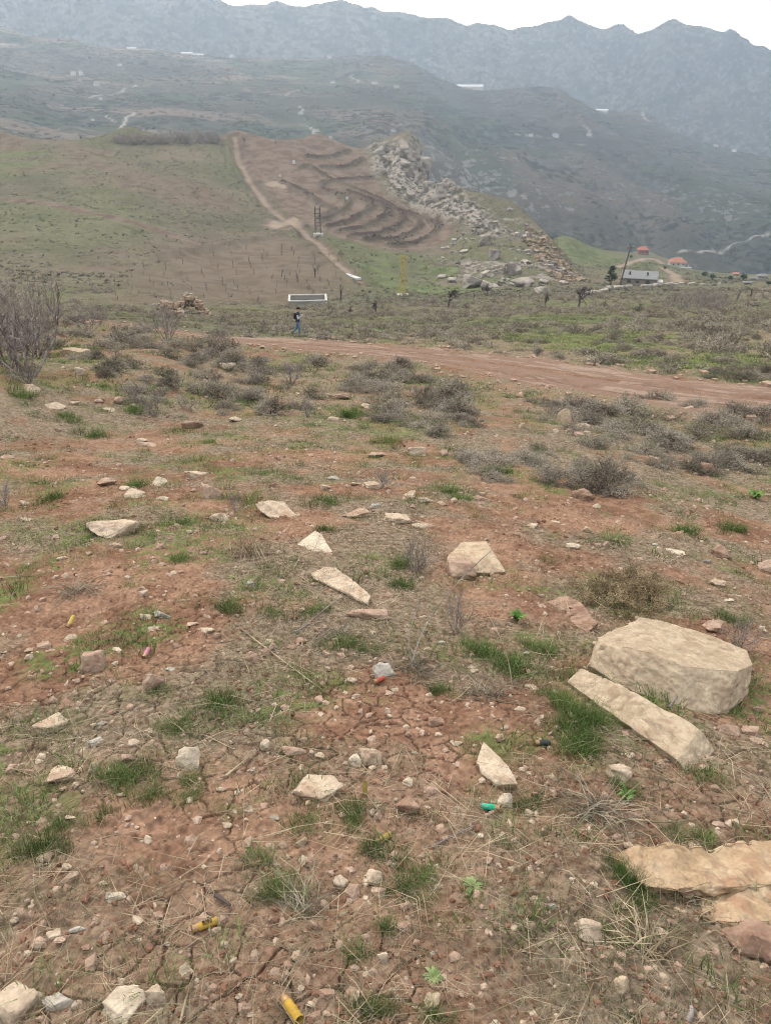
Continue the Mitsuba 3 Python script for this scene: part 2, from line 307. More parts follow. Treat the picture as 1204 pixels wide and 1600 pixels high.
def hill_uv(x, y):
    u0, v0 = ground_uv(x, y); r = np.hypot(x, y)
    t = polygon_mask(x, y, TERRACE, 2.0); o = polygon_mask(x, y, ORCHARD, 8.0); g = polygon_mask(x, y, MEADOW, 9.0); c = polygon_mask(x, y, CLIFF, 5.0)
    dt, _, _ = seg_dist(x, y, TRACK); dt2, _, _ = seg_dist(x, y, TRACK2); dt3 = np.minimum(seg_dist(x, y, LANE)[0], seg_dist(x, y, LANE2)[0])
    w = .6 + .8 * nz(x, y, 7, 71)
    pale = np.exp(-(dt / (1.7 * w)) ** 4)
    patch = np.zeros_like(x)
    for (px, py, rad) in ((452, 350, 7), (432, 352, 5), (428, 288, 5), (437, 290, 4)):
        q = ray_ground(px, py)[0]; patch = np.maximum(patch, sst(1.1, .3, np.hypot(x - q[0], (y - q[1]) * .55) / rad + (nz(x, y, 3, 72) - .5) * 1.1))
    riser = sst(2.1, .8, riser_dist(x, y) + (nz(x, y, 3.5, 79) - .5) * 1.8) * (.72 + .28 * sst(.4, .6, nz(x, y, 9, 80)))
    u = np.clip(np.where(t > .5, t * .95, np.maximum(t, o * .55 * (.6 + .5 * nz(x, y, 6, 73)))), -1, 1)
    u = np.maximum(u, np.exp(-(dt3 / 2.6) ** 4) * 1.8); u = np.maximum(u, np.exp(-(dt2 / 2.2) ** 4) * .9); u = np.maximum(u, pale * 1.75 * (.70 + .4 * nz(x, y, 9, 75))); u = np.maximum(u, patch * 2.0)
    brown = sst(.50, .62, nz(x, y, 38, 74, 3)) * sst(520, 300, np.hypot(x + 90, y - 240) * 2.2); u = np.maximum(u, brown * .5 * (1 - g) * (1 - c))
    ds, _, _ = seg_dist(x, y, SPINE)
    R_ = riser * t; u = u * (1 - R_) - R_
    farf = sst(120, 170, r)
    v = np.minimum(v0, 1.2) * (1 - farf) + farf * (.35 * sst(.45, .6, nz(x, y, 45, 76, 4)) + .62 * g * (.6 + .8 * sst(.4, .6, nz(x, y, 7, 85)))) * (1 - t) * (1 - .6 * o)
    q = ray_ground(20, 250)[0]; v = np.maximum(v, .9 * sst(1.1, .2, np.hypot(x - q[0], y - q[1]) / 45) * sst(.35, .6, nz(x, y, 12, 77)))
    q = ray_ground(915, 400)[0]; v = np.maximum(v, .8 * sst(1.1, .3, np.hypot((x - q[0]) / 45, (y - q[1]) / 90)))
    flank = farf * polygon_mask(x, y, FLANK, 8.0) * sst(.52, .62, nz(x, y, 9, 78, 4)) * .8
    ochre = np.zeros_like(x)
    v = np.where((c > .02) | (flank > .05), np.minimum(v, -np.maximum(c, flank * .85)), v)
    return u * (1 - c) * (1 - .8 * np.clip(flank, 0, 1)), v
LANE = world([(962,418),(985,410),(1006,404),(1024,404),(1034,412)]); LANE2 = world([(1035,418),(1052,428),(1062,440)])
FLANK = world([(690,300),(760,318),(800,330),(860,384),(905,438),(880,444),(820,452),(740,448),(700,438),(680,395),(735,352)])
RS = rows_to_r(1.75, 2.5)
SPLIT = RS[-1]
m, uv = polar_mesh(AZ, RS, terrain_z, uvf=ground_uv)
put('ground', m, 'soil', smooth=True, uv=uv); tag('ground', 'stony reddish brown slope in the foreground falling towards the dirt road', kind='structure')
RH = np.exp(np.concatenate([np.arange(math.log(SPLIT), math.log(235), .0085), np.arange(math.log(235), math.log(440), .0026), np.arange(math.log(440), math.log(720), .012)])); RH = np.concatenate([[SPLIT], RH[1:], [760, 900, 1200, 1500]])
AH = np.radians(np.concatenate([np.arange(-180, -50, 6.0), np.arange(-50, -30, .5), np.arange(-30, 30, .12), np.arange(30, 50, .5), np.arange(50, 180, 6.0)]))
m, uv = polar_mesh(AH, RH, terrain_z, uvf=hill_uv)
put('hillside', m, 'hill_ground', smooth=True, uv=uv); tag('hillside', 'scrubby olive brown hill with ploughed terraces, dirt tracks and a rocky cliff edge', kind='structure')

def resample(pl, step):
    from scipy.interpolate import CubicSpline
    p = np.array(pl); s = np.concatenate([[0], np.cumsum(np.hypot(*np.diff(p, axis=0).T))]); cs = CubicSpline(s, p)
    t = np.arange(0, s[-1], step); q = cs(t); d = cs(t, 1); d /= np.linalg.norm(d, axis=1, keepdims=True)
    return t, q, np.stack([-d[:, 1], d[:, 0]], 1)
t_, q_, n_ = resample(ROAD, .16)
off_ = np.linspace(-2.7, 2.7, 46)
RX, RY = q_[:, 0:1] + n_[:, 0:1] * off_, q_[:, 1:2] + n_[:, 1:2] * off_
rz = terrain_z(RX, RY)
wid = 2.05 + (nz(RX, RY, 1.4, 81) - .5) * 1.4
rz = rz + .035 - .16 * sst(-.12, .25, np.abs(off_)[None] - wid) + (nz(RX, RY, .35, 82) - .5) * .05 - .05 * np.exp(-((np.abs(off_)[None] - .8) / .22) ** 2)
n0, m0 = RX.shape
i, j = np.meshgrid(np.arange(n0 - 1), np.arange(m0 - 1), indexing='ij')
q = np.stack([i * m0 + j, (i + 1) * m0 + j, (i + 1) * m0 + j + 1, i * m0 + j + 1], -1).reshape(-1, 4)
put('dirt_road', (np.stack([RX, RY, rz], -1).reshape(-1, 3), q), 'road_earth', smooth=True,
    uv=np.stack([np.broadcast_to(t_[:, None], RX.shape), np.broadcast_to(off_[None], RX.shape)], -1).reshape(-1, 2))
tag('dirt_road', 'reddish dirt road with wheel ruts crossing the slope', kind='structure')

# far side of the valley and the mountain range
def far_field(cols, drops, bump):
    A, S = [], []
    for px, rows in cols.items():
        for py, r in rows:
            az, t = pix_az_t(px, py); A.append((float(az) * 2.2, math.log(r))); S.append(EYE / r + float(t))
        z = EYE + r * float(t)
        for k, dz in drops: A.append((float(az) * 2.2, math.log(r * k))); S.append((z - dz) / (r * k))
    f = RBFInterpolator(np.array(A), np.array(S), kernel='thin_plate_spline', smoothing=1e-6)
    def zf(x, y):
        r = np.hypot(x, y); az = np.clip(np.arctan2(x, y), math.radians(-34), math.radians(34))
        z = r * f(np.stack([az.ravel() * 2.2, np.log(r).ravel()], 1)).reshape(x.shape)
        return z + bump(x, y, z)
    return zf
def far_mesh(name, bsdf, zf, na, r0, r1, nr, uvf, label):
    m, uv = polar_mesh(np.radians(np.linspace(-46, 46, na)), np.exp(np.linspace(math.log(r0), math.log(r1), nr)), zf, closed=False, uvf=uvf)
    put(name, m, bsdf, smooth=True, uv=uv); tag(name, label, kind='structure')
VALLEY = {-250: [(230,650),(215,720),(190,800),(150,1000),(100,1350),(50,1700),(22,1900)],
 0: [(235,650),(215,720),(190,800),(150,1000),(105,1350),(66,1700),(38,1900)],
 120: [(235,680),(205,800),(180,950),(140,1200),(105,1500),(60,1850)],
 250: [(240,680),(205,850),(180,950),(140,1200),(105,1500),(76,1850)],
 400: [(240,700),(205,900),(170,1050),(130,1300),(105,1600),(84,1850)],
 520: [(250,700),(205,900),(175,1050),(135,1300),(105,1600),(86,1850)],
 640: [(290,700),(220,900),(180,1050),(145,1300),(115,1550),(92,1750)],
 700: [(330,700),(280,850),(200,1100),(160,1350),(135,1550),(122,1650)],
 800: [(370,720),(310,850),(250,1000),(200,1200),(160,1450),(133,1700)],
 870: [(390,720),(350,820),(280,980),(220,1180),(180,1420),(132,1720)],
 930: [(420,720),(370,830),(300,970),(240,1150),(190,1400),(166,1700)],
 990: [(440,720),(395,820),(330,950),(260,1200),(210,1500),(164,1820)],
 1060: [(450,720),(410,820),(340,950),(270,1200),(230,1500),(203,1800)],
 1120: [(455,720),(420,830),(350,950),(290,1200),(250,1500),(222,1800)],
 1204: [(460,730),(425,850),(360,950),(300,1200),(262,1500),(238,1850)],
 1450: [(470,730),(430,850),(360,950),(300,1200),(265,1500),(240,1850)]}
RAVINE = 0
def valley_bump(x, y, z):
    r = np.hypot(x, y); rv = np.abs(nz(x + .25 * y, y * .45, 170, 91, 4) - .5) * 2
    steep = sst(-3, 30, x) * sst(1350, 950, r)
    ter = (z / 16 + nz(x, y, 220, 92) * 2); ter = ter - np.floor(ter)
    return (rv - .45) * (14 + 46 * steep) * sst(700, 820, r) + (nz(x, y, 38, 93, 4) - .5) * (9 + 22 * steep) + (nz(x, y, 13, 95, 3) - .5) * 9 * steep + (sst(.75, 1, ter) - ter) * 3.0 * (1 - steep)
PATHS = []
def valley_uv(x, y):
    r = np.hypot(x, y)
    steep = sst(-3, 30, x) * sst(1350, 950, r)
    rock = np.clip(sst(.46, .60, nz(x, y, 130, 94, 4)) * (.25 + .75 * steep), 0, 1)
    tr = np.zeros_like(x)
    for pl, w, s in PATHS:
        d, _, _ = seg_dist(x, y, pl); tr = np.maximum(tr, s * np.exp(-(d / w) ** 4))
    return rock, tr
RANGE = {-300: [(330,1995),(200,2175),(60,2355),(-110,2499)], -100: [(320,1995),(190,2175),(50,2355),(-85,2499)], 100: [(300,1995),(180,2175),(50,2355),(-62,2499)],
 300: [(290,1995),(170,2175),(60,2355),(-22,2499)], 430: [(290,1995),(170,2175),(70,2355),(2,2499)], 480: [(290,1995),(170,2175),(75,2355),(14,2499)],
 520: [(290,1995),(170,2175),(75,2355),(5,2499)], 560: [(290,1995),(175,2175),(80,2355),(12,2499)], 610: [(290,1995),(180,2175),(85,2355),(21,2499)], 650: [(290,1995),(185,2175),(90,2355),(28,2499)], 700: [(290,1995),(190,2175),(95,2355),(34,2499)],
 745: [(290,1995),(190,2175),(100,2355),(41,2499)], 790: [(290,1995),(190,2175),(105,2355),(43,2499)], 850: [(300,1995),(200,2175),(110,2355),(36,2499)], 890: [(300,1995),(205,2175),(110,2355),(33,2499)], 930: [(310,1995),(215,2175),(115,2355),(38,2499)],
 970: [(310,1995),(220,2175),(120,2355),(46,2499)], 1010: [(320,1977),(225,2103),(130,2283),(58,2445)], 1045: [(330,1960),(235,2067),(130,2247),(42,2391)], 1085: [(330,1960),(240,2067),(140,2247),(42,2391)],
 1130: [(340,1960),(250,2049),(155,2211),(57,2355)], 1160: [(345,1960),(255,2049),(160,2211),(73,2337)], 1190: [(350,1960),(260,2049),(170,2193),(88,2319)], 1250: [(350,1960),(270,2049),(190,2193),(112,2319)], 1500: [(350,1960),(290,2067),(230,2211),(170,2319)]}
def range_bump(x, y, z):
    rv = 1 - np.abs(nz(x + 40, y * .28, 150, 101, 4) - .5) * 2; r2 = 1 - np.abs(nz(x, y * .4, 55, 105, 3) - .5) * 2
    return (rv - .86) * 54 * (1 + 1.1 * sst(300, 900, x)) + (r2 - .7) * 10 + (nz(x, y, 60, 102, 4) - .5) * 13 + (nz(x, y, 19, 103, 3) - .5) * 6
valley_z = far_field(VALLEY, ((1.1, 25), (1.4, 160)), valley_bump)
range_z = far_field(RANGE, ((1.1, 120), (1.4, 500)), range_bump)
def on_valley(pl): return ray_ground([q[0] for q in pl], [q[1] for q in pl], valley_z, 640, 2000)
for pl, w, s in (([(188,200),(195,192),(196,184),(204,180),(210,177)], 2.6, 1), ([(165,180),(176,188),(180,190)], 2.2, .7), ([(212,133),(190,143),(160,148),(140,152)], 2.6, .7), ([(470,196),(482,196),(490,206),(496,216)], 2.4, .9),
                 ([(545,118),(560,126),(575,131)], 3.0, .6), ([(468,165),(472,172),(468,178)], 2.4, .6), ([(445,150),(455,142),(470,140)], 2.4, .4), ([(1062,392),(1090,394),(1115,391),(1140,384),(1170,374),(1204,362)], 2.4, .9),
                 ([(570,198),(640,196)], 1.6, .35), ([(0,68),(90,66),(180,74),(250,72)], 7, .5), ([(180,76),(240,78),(262,76)], 7, .6), ([(800,208),(860,216),(910,226)], 2.6, .45), ([(912,196),(922,208)], 2.4, .6), ([(1010,165),(1004,180),(1016,190)], 4, .6)):
    PATHS.append(([tuple(p[:2]) for p in on_valley(pl)], w * .62, s * .85))
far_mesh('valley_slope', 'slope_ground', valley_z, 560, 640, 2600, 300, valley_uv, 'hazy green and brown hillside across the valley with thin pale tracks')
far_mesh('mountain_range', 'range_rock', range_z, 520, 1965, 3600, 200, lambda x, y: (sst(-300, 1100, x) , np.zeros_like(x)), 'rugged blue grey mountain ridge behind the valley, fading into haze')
valley_floor = polar_mesh(np.radians(np.linspace(-180, 180, 121)), np.array([300., 700, 1500, 5200]), lambda x, y: np.full(x.shape, -330.0), closed=False)[0]
put('valley_floor', valley_floor, 'slope_ground', uv=np.zeros((len(valley_floor.vertices), 2))); tag('valley_floor', 'floor of the valley far below', kind='structure')

# ---------------------------------------------------------------- haze
scene['haze'] = {'type': 'cube', 'to_world': T().translate([0, 0, 190]).scale([5600, 5600, 640]), 'bsdf': {'type': 'null'}, 'interior': {'type': 'ref', 'id': 'haze_air'}}
tag('haze', 'pale blue haze filling the valley', kind='stuff')
# ---------------------------------------------------------------- object materials
def stone_fn(lo, hi, stain):
    def fn(p, n, uv):
        b = fbm(p.x * 21, p.y * 21, p.z * 30, 4); c = noise(p.x * 140, p.y * 140, p.z * 140); a = fbm(p.x * 7, p.y * 7, p.z * 9, 2)
        col = mix(lo, hi, smoothstep(.28, .70, b * .7 + a * .3)) * (.84 + .32 * c)
        col = mix(col, stain, smoothstep(.54, .70, a * .6 + fbm(p.x * 34, p.y * 34, p.z * 34, 2) * .4) * .75)
        col = mix(col, (.085, .07, .055), smoothstep(.030, .012, dr.abs(fbm(p.x * 9 + 3, p.y * 9, p.z * 9, 3) - .5)) * smoothstep(.45, .6, a) * .28)
        return mix(col, (.16, .145, .12), smoothstep(.74, .86, noise(p.x * 75, p.y * 75, p.z * 75)) * .35)
    return fn
def tint_stone(name, fn):
    tint(name, fn)
    scene[name] = {'type': 'twosided', 'bsdf': {'type': 'bumpmap', 'arbitrary': mikit.proc(stone_bump, .0012), 'scale': 1.0, 'bsdf': scene[name]['bsdf']}}
def stone_bump(p, n, uv):
    return .007 * fbm(p.x * 55, p.y * 55, p.z * 70, 4) + .004 * dr.abs(fbm(p.x * 28 + 5, p.y * 28, p.z * 34, 3) - .5)
tint_stone('stone_cream', stone_fn((.285, .222, .165), (.43, .35, .265), (.29, .195, .14)))
tint_stone('stone_block', stone_fn((.265, .205, .145), (.37, .300, .218), (.225, .16, .112)))
tint_stone('stone_white', stone_fn((.35, .29, .22), (.49, .42, .325), (.34, .26, .19)))
tint_stone('stone_pink', stone_fn((.235, .16, .122), (.355, .262, .20), (.24, .145, .105)))
tint_stone('stone_tan', stone_fn((.27, .205, .145), (.39, .31, .22), (.27, .17, .115)))
tint_stone('stone_ochre', stone_fn((.255, .180, .112), (.365, .275, .185), (.26, .155, .10)))
tint_stone('stone_grey', stone_fn((.23, .21, .18), (.36, .33, .285), (.20, .165, .13)))
tint_stone('stone_brown', stone_fn((.19, .118, .085), (.29, .20, .15), (.16, .095, .07)))
tint('clod_soil', lambda p, n, uv: mix((.125, .064, .042), (.225, .132, .092), fbm(p.x * 20, p.y * 20, p.z * 20, 2)))
def two_tone(name, a, b, s=3.0, o=2):
    tint(name, lambda p, n, uv: mix(a, b, smoothstep(.3, .7, fbm(p.x * s, p.y * s, p.z * s, o))))
two_tone('twig_grey', (.150, .130, .104), (.335, .298, .245), 2.3)
two_tone('twig_dark', (.080, .067, .055), (.160, .138, .115), 2.3)
two_tone('twig_olive', (.150, .112, .066), (.300, .232, .145), 9)
two_tone('leaf_sage', (.135, .128, .092), (.250, .232, .172), 2.0)
two_tone('bark_grey', (.135, .115, .110), (.270, .240, .225), 9)
two_tone('bark_dark', (.055, .045, .042), (.110, .092, .085), 5)
two_tone('straw_gold', (.175, .138, .092), (.365, .300, .205), 12)
two_tone('straw_grey', (.130, .115, .085), (.260, .228, .175), 12)
two_tone('grass_green', (.055, .098, .028), (.140, .200, .066), 6)
two_tone('grass_dull', (.072, .088, .040), (.155, .165, .082), 6)
two_tone('grass_far', (.105, .125, .058), (.180, .190, .100), 1.2)
two_tone('scrub_tone', (.160, .138, .108), (.310, .275, .220), .9, 3)
two_tone('hill_scrub_tone', (.050, .050, .040), (.095, .090, .068), .12, 3)
two_tone('crag_rock', (.125, .110, .096), (.32, .285, .25), .55, 4)
two_tone('crag_ochre', (.125, .092, .062), (.23, .178, .128), .5, 4)

# ---------------------------------------------------------------- stones
def hull_rock(seed, n=13, flat=1.0, div=2, rough=.15, box=False):
    """An angular stone of about unit half-size: a hull of scattered points, subdivided and roughened."""
    g = np.random.default_rng(seed)
    if box:
        p = np.array([[i, j, k] for i in (-1, 1) for j in (-1, 1) for k in (-1, 1)], float) * g.uniform(.74, 1.0, (8, 3))
        p = np.vstack([p, g.normal(size=(5, 3)) * .45])
    else:
        p = g.normal(size=(n, 3)); p /= np.linalg.norm(p, axis=1, keepdims=True); p *= g.uniform(.85, 1.08, (n, 1))
        p[:, 2] = np.clip(p[:, 2], -.8, .72)
    m = trimesh.convex.convex_hull(p)
    for _ in range(div): m = m.subdivide()
    v = np.array(m.vertices)
    if div >= 2:
        L = trimesh.smoothing.laplacian_calculation(m); v = v + .45 * (L @ v - v)
    o = g.uniform(0, 50, 3)
    d = (meshkit.fbm(v * 1.6 + o, 3) - .5) * rough * 2.6 + (meshkit.noise(v * 4 + o) - .5) * rough * .8 + (meshkit.noise(v * 9 + o) - .5) * rough * .5 - np.maximum(.5 - np.abs(meshkit.fbm(v * 2.2 + o + 5, 2) - .5) * 12, 0) * rough * .9
    v = v * (1 + d)[:, None]
    v /= np.abs(v).max(0); v[:, 2] *= flat
    return v, np.array(m.faces)
def rot_z(v, a):
    c, s = math.cos(a), math.sin(a); return np.stack([v[:, 0] * c - v[:, 1] * s, v[:, 0] * s + v[:, 1] * c, v[:, 2]], 1)
def tilt(v, ax, ay):
    c, s = math.cos(ax), math.sin(ax); v = np.stack([v[:, 0], v[:, 1] * c - v[:, 2] * s, v[:, 1] * s + v[:, 2] * c], 1)
    c, s = math.cos(ay), math.sin(ay); return np.stack([v[:, 0] * c + v[:, 2] * s, v[:, 1], -v[:, 0] * s + v[:, 2] * c], 1)
GROUND_TILT = 0.23
def stone_at(px, py, w, h, seed, box=False, yaw=None, div=2, sink=.40):
    P = ray_ground(px, py + h * .22, terrain_z)[0]
    s = float(scale_at(P)) * 1.22; W, H = w * s, h * s
    e = math.atan2(EYE - P[2], math.hypot(P[0], P[1])) - GROUND_TILT * .6
    dep = min(.85 * W, .80 * H / math.sin(e)); hei = min(max((H - dep * math.sin(e)) / math.cos(e), .22 * W), .85 * W)
    g = np.random.default_rng(seed)
    v, f = hull_rock(seed, int(g.integers(10, 17)), box=box, div=div)
    full = hei / (1 - sink)
    v = rot_z(v, g.uniform(-.5, .5) if yaw is None else yaw)
    v /= np.abs(v).max(0)
    v = v * np.array([W / 2, dep / 2, full / 2])
    v = tilt(v, -GROUND_TILT + g.uniform(-.12, .12), g.uniform(-.15, .15))
    v[:, 2] += full * (.5 - sink)
    return trimesh.Trimesh(v + P, f, process=False)
PAL = dict(c='stone_cream', w='stone_white', p='stone_pink', t='stone_tan', g='stone_grey', b='stone_brown')
COLOUR = dict(c='cream', w='whitish', p='pinkish', t='tan', g='grey', b='reddish brown')
STONES = [  # column, row, width, height in photo pixels, palette, label
 (147,1036,31,34,'p','pinkish upright stone left of the reddish oval stone in the left foreground'), (240,1067,31,43,'p','reddish oval stone standing below the pink cartridge'), (77,1129,47,32,'c','half buried cream stone at the left, under a crumbly soil lump'),
 (105,1094,32,26,'b','crumbly brown soil coloured stone above a half buried cream one at the left'), (90,1210,57,36,'c','broad cream stone left of a row of three small stones'), (130,1200,16,16,'c','first of three small stones in a row right of the broad cream stone'), (147,1198,15,17,'c','middle one of three small stones in a row at the lower left'), (167,1201,18,16,'c','last of three small stones in a row, beside a green tuft'),
 (295,1189,33,37,'w','pale blocky stone standing left of the dead stick on cracked soil'), (234,1143,29,16,'c','flat pale stone above the small stone at the left centre'), (208,1160,19,14,'c',0), (199,1187,18,17,'p',0), (68,1008,25,12,'p','flat pinkish stone at the far left below the upright yellow cartridge'), (111,993,20,12,'c',0), (78,1014,16,9,'c',0), (184,1014,15,9,'w',0), (228,963,20,10,'c',0), (254,957,26,16,'g','grey stone among dry grass at the left centre'), (240,981,18,10,'c',0),
 (302,974,18,8,'c',0), (325,983,23,12,'c','flat cream stone in a little group of stones left of the long bent stick'), (341,993,14,12,'p',0), (397,1027,14,14,'p',0), (392,1117,10,11,'c',0), (120,1064,12,9,'p',0), (393,911,15,10,'g',0), (170,893,18,6,'p',0), (267,1045,15,9,'g',0), (147,1155,26,20,'g','grey weathered clod of stone at the left'),
 (597,1046,36,28,'g','pale grey stone just above the red cartridge'), (470,1000,19,11,'b',0), (452,1012,18,8,'b',0), (580,963,66,12,'p','long pinkish slab half buried below the two toned stone'), (415,1164,16,26,'w','small upright pale stone at the centre left of the cracked soil'), (460,1171,33,15,'p','pinkish flat stone right of the small upright pale stone'), (485,1177,10,10,'c',0), (604,1112,12,12,'c',0), (639,1147,10,9,'p',0), (647,1176,9,8,'c',0),
 (578,1180,34,32,'c','rounded cream stone beside the one spotted with lichen'), (556,1187,20,36,'w','narrow whitish lichen spotted stone leaning on a rounded cream stone'), (582,1199,12,9,'w',0), (600,1199,11,9,'c',0), (637,1222,16,16,'w',0), (493,1227,76,42,'c','long jagged cream slab lying level with the soil'), (682,1128,25,22,'b',0), (667,1015,10,8,'c',0), (665,819,36,9,'p',0), (620,812,38,11,'c','flat cream slab behind the grey leafless bush'), (420,1003,14,7,'c',0), (690,1005,12,9,'g',0),
 (894,853,18,6,'w',0), (945,852,13,12,'p',0), (1054,862,28,10,'w','thin white flat stone above the olive thorn bush at the right'), (1027,858,12,10,'c',0), (1122,860,31,24,'b','reddish brown block on bare soil at the right'), (1198,887,30,22,'p','pinkish stone cut by the right edge of the photo'), (1117,909,28,12,'c','flat pale stone right of the olive thorn bush'), (1148,930,20,7,'c',0), (1140,938,15,8,'w',0), (837,876,12,7,'c',0), (1113,978,33,15,'p','flat pinkish stone behind the largest boulder'),
 (967,1207,36,32,'c','cream stone below the long slab, at the edge of the grass'), (857,1213,22,13,'c',0), (803,1214,10,9,'c',0), (1137,1139,36,16,'p','flat pinkish stone under the right end of the largest boulder'), (1172,1142,30,11,'p','second flat stone under the right end of the largest boulder'), (1179,1156,20,11,'p',0),
 (232,1312,14,14,'c',0), (110,1372,24,23,'c','pale stump shaped stone right of a green tuft at the lower left'), (68,1339,18,13,'c','cream stone inside the spiky green tuft at the lower left'), (178,1401,33,14,'w','flat whitish stone alone in the lower left'), (85,1458,23,17,'c','cream chip above a smaller pinkish chip near the lower left'), (94,1469,16,12,'p',0), (230,1461,14,14,'p',0), (120,1453,23,11,'g',0), (289,1510,25,22,'w','white angular stone below the split yellow cartridge'), (187,1499,9,10,'t',0),
 (22,1565,66,54,'c','big cream stone cut by the left edge at the bottom'), (190,1560,64,50,'w','big pale jagged stone at the bottom left'), (242,1556,32,32,'c','cream chunk touching the big pale jagged stone at the bottom left'), (96,1564,46,24,'g','flat grey stone between two cream ones at the bottom left'), (12,1594,34,18,'g','grey stone in the bottom left corner'), (92,1259,9,8,'c',0), (110,1279,15,10,'c',0), (354,1288,15,10,'c',0), (334,1313,14,7,'b',0), (392,1585,14,9,'c',0),
 (634,1257,36,40,'b','reddish brown pointed stone in the middle of the cracked soil'), (470,1312,17,17,'t',0), (532,1377,20,20,'w','small white stone left of a larger cream one in the lower middle'), (585,1369,28,26,'c','cream angular stone right of a small white one in the lower middle'), (790,1250,23,28,'w','two lobed white stone right of the green cartridge'), (682,1353,9,8,'w',0), (714,1263,9,8,'c',0), (598,1497,15,18,'w',0), (647,1474,12,18,'p',0), (572,1522,12,11,'c',0), (485,1569,16,12,'w',0), (675,1562,30,26,'t','tan chunk beside a grass tuft at the bottom middle'), (522,1402,9,9,'p',0), (750,1305,9,8,'w',0), (647,1574,10,7,'w',0),
 (922,1450,43,42,'c','squarish cream block on cracked soil left of the orange ledge'), (972,1538,25,32,'t','upright tan stone at the bottom right'), (1029,1457,25,18,'c','pale flat chip left of the rounded brown boulder'), (1097,1487,18,13,'p',0), (1093,1380,15,12,'w','small white stone lying in the soil pocket of the orange ledge'), (1122,1288,18,9,'p',0), (840,1347,12,11,'p',0), (1045,1397,10,8,'b',0),
 (247,752,26,19,'w','rounded white stone at the left above the midground soil'), (327,771,37,30,'p','tilted pinkish stone leaning on a cream one at the centre left'), (343,806,29,20,'c','cream stone under the tilted pinkish stone'), (306,742,36,11,'c','thin flat slab behind the tilted pinkish stone'), (206,771,38,17,'c','flat cream stone left of the rounded white stone'), (180,824,76,27,'c','wide flat cream slab at the left midground'), (255,778,21,9,'w',0), (195,763,17,8,'c',0), (433,796,56,22,'c','flat pale slab lying right of the pale dead grass clump'), (120,552,38,13,'t','orange tan block beside the leafless bush at the left'), (122,582,19,12,'w','grey white stone below the orange tan block'), (50,608,28,12,'c','pale stone at the left edge of the slope'), (85,633,31,12,'c',0), (114,630,17,7,'c',0), (170,639,22,9,'c',0), (155,627,12,6,'p',0), (302,663,31,20,'b','brown stone on bare soil at the upper left'), (220,688,20,7,'c',0), (229,696,30,9,'p',0), (15,714,23,10,'p',0), (163,752,35,14,'p',0), (367,655,18,8,'c',0), (356,575,23,12,'w','white stone among grey shrubs near the road'), (97,871,15,8,'c',0), (530,620,32,10,'p',0), (575,635,20,9,'c',0), (557,757,16,8,'c',0), (580,758,25,9,'c',0), (520,747,18,7,'g',0), (588,711,26,9,'p',0), (520,655,19,9,'c',0), (555,802,36,14,'p','low pinkish stone left of the grey leafless bush'), (40,811,18,8,'c',0), (180,852,20,8,'p',0),
 (908,773,33,21,'b','brown block in front of the dark grey thorn shrubs'), (915,826,18,14,'t',0), (750,778,29,10,'p',0), (664,782,25,10,'c',0), (643,772,25,10,'c',0), (650,706,26,15,'c',0), (832,821,21,8,'c',0), (865,814,17,7,'c',0), (932,791,12,9,'w',0), (1025,714,21,7,'p',0), (1102,735,20,18,'b',0), (657,822,24,8,'c',0),
 (882,653,22,19,'t','upright tan stone behind the small heap of stones'), (890,671,16,10,'p','lower left stone of the small heap on the slope'), (901,678,22,8,'p','front stone of the small heap on the slope'), (910,668,23,12,'c','cream stone stacked at the top of the small heap'), (912,678,20,9,'c','cream stone at the bottom of the small heap'), (866,674,10,8,'w',0)]
ZONES = {}
def zone_label(px, py, pal):
    side = 'left' if px < 400 else 'right' if px > 800 else 'middle'
    band = 'at the bottom' if py > 1250 else 'in the near foreground' if py > 980 else 'in the middle distance' if py > 740 else 'on the slope below the road'
    return f'small {COLOUR[pal]} stone on soil {band}, {side} part of photo', f'small {COLOUR[pal]} stones {band}, {side}'
for k, (px, py, w, h, pal, lab) in enumerate(STONES):
    m = stone_at(px, py, w, h, 100 + k, box=(k % 6 == 0 and w > 20 and pal != 'w'), div=3 if w > 24 else 2)
    key = put('stone', m, PAL[pal], smooth=38)
    if lab: tag(key, lab, 'stone')
    else:
        l, g = zone_label(px, py, pal); tag(key, l, 'stone', g)
# more small stones, scattered
g = np.random.default_rng(11)
for k in range(112):
    px, py = g.uniform(5, 1199), 600 + 990 * g.uniform() ** .9
    w = g.uniform(8, 19) if py > 900 else g.uniform(7, 16)
    pal = g.choice(list('ccpppgcb'))
    m = stone_at(px, py, w, w * g.uniform(.45, .85), 900 + k, div=2)
    l, gr = zone_label(px, py, pal); tag(put('stone', m, PAL[pal], smooth=38), l, 'stone', gr)

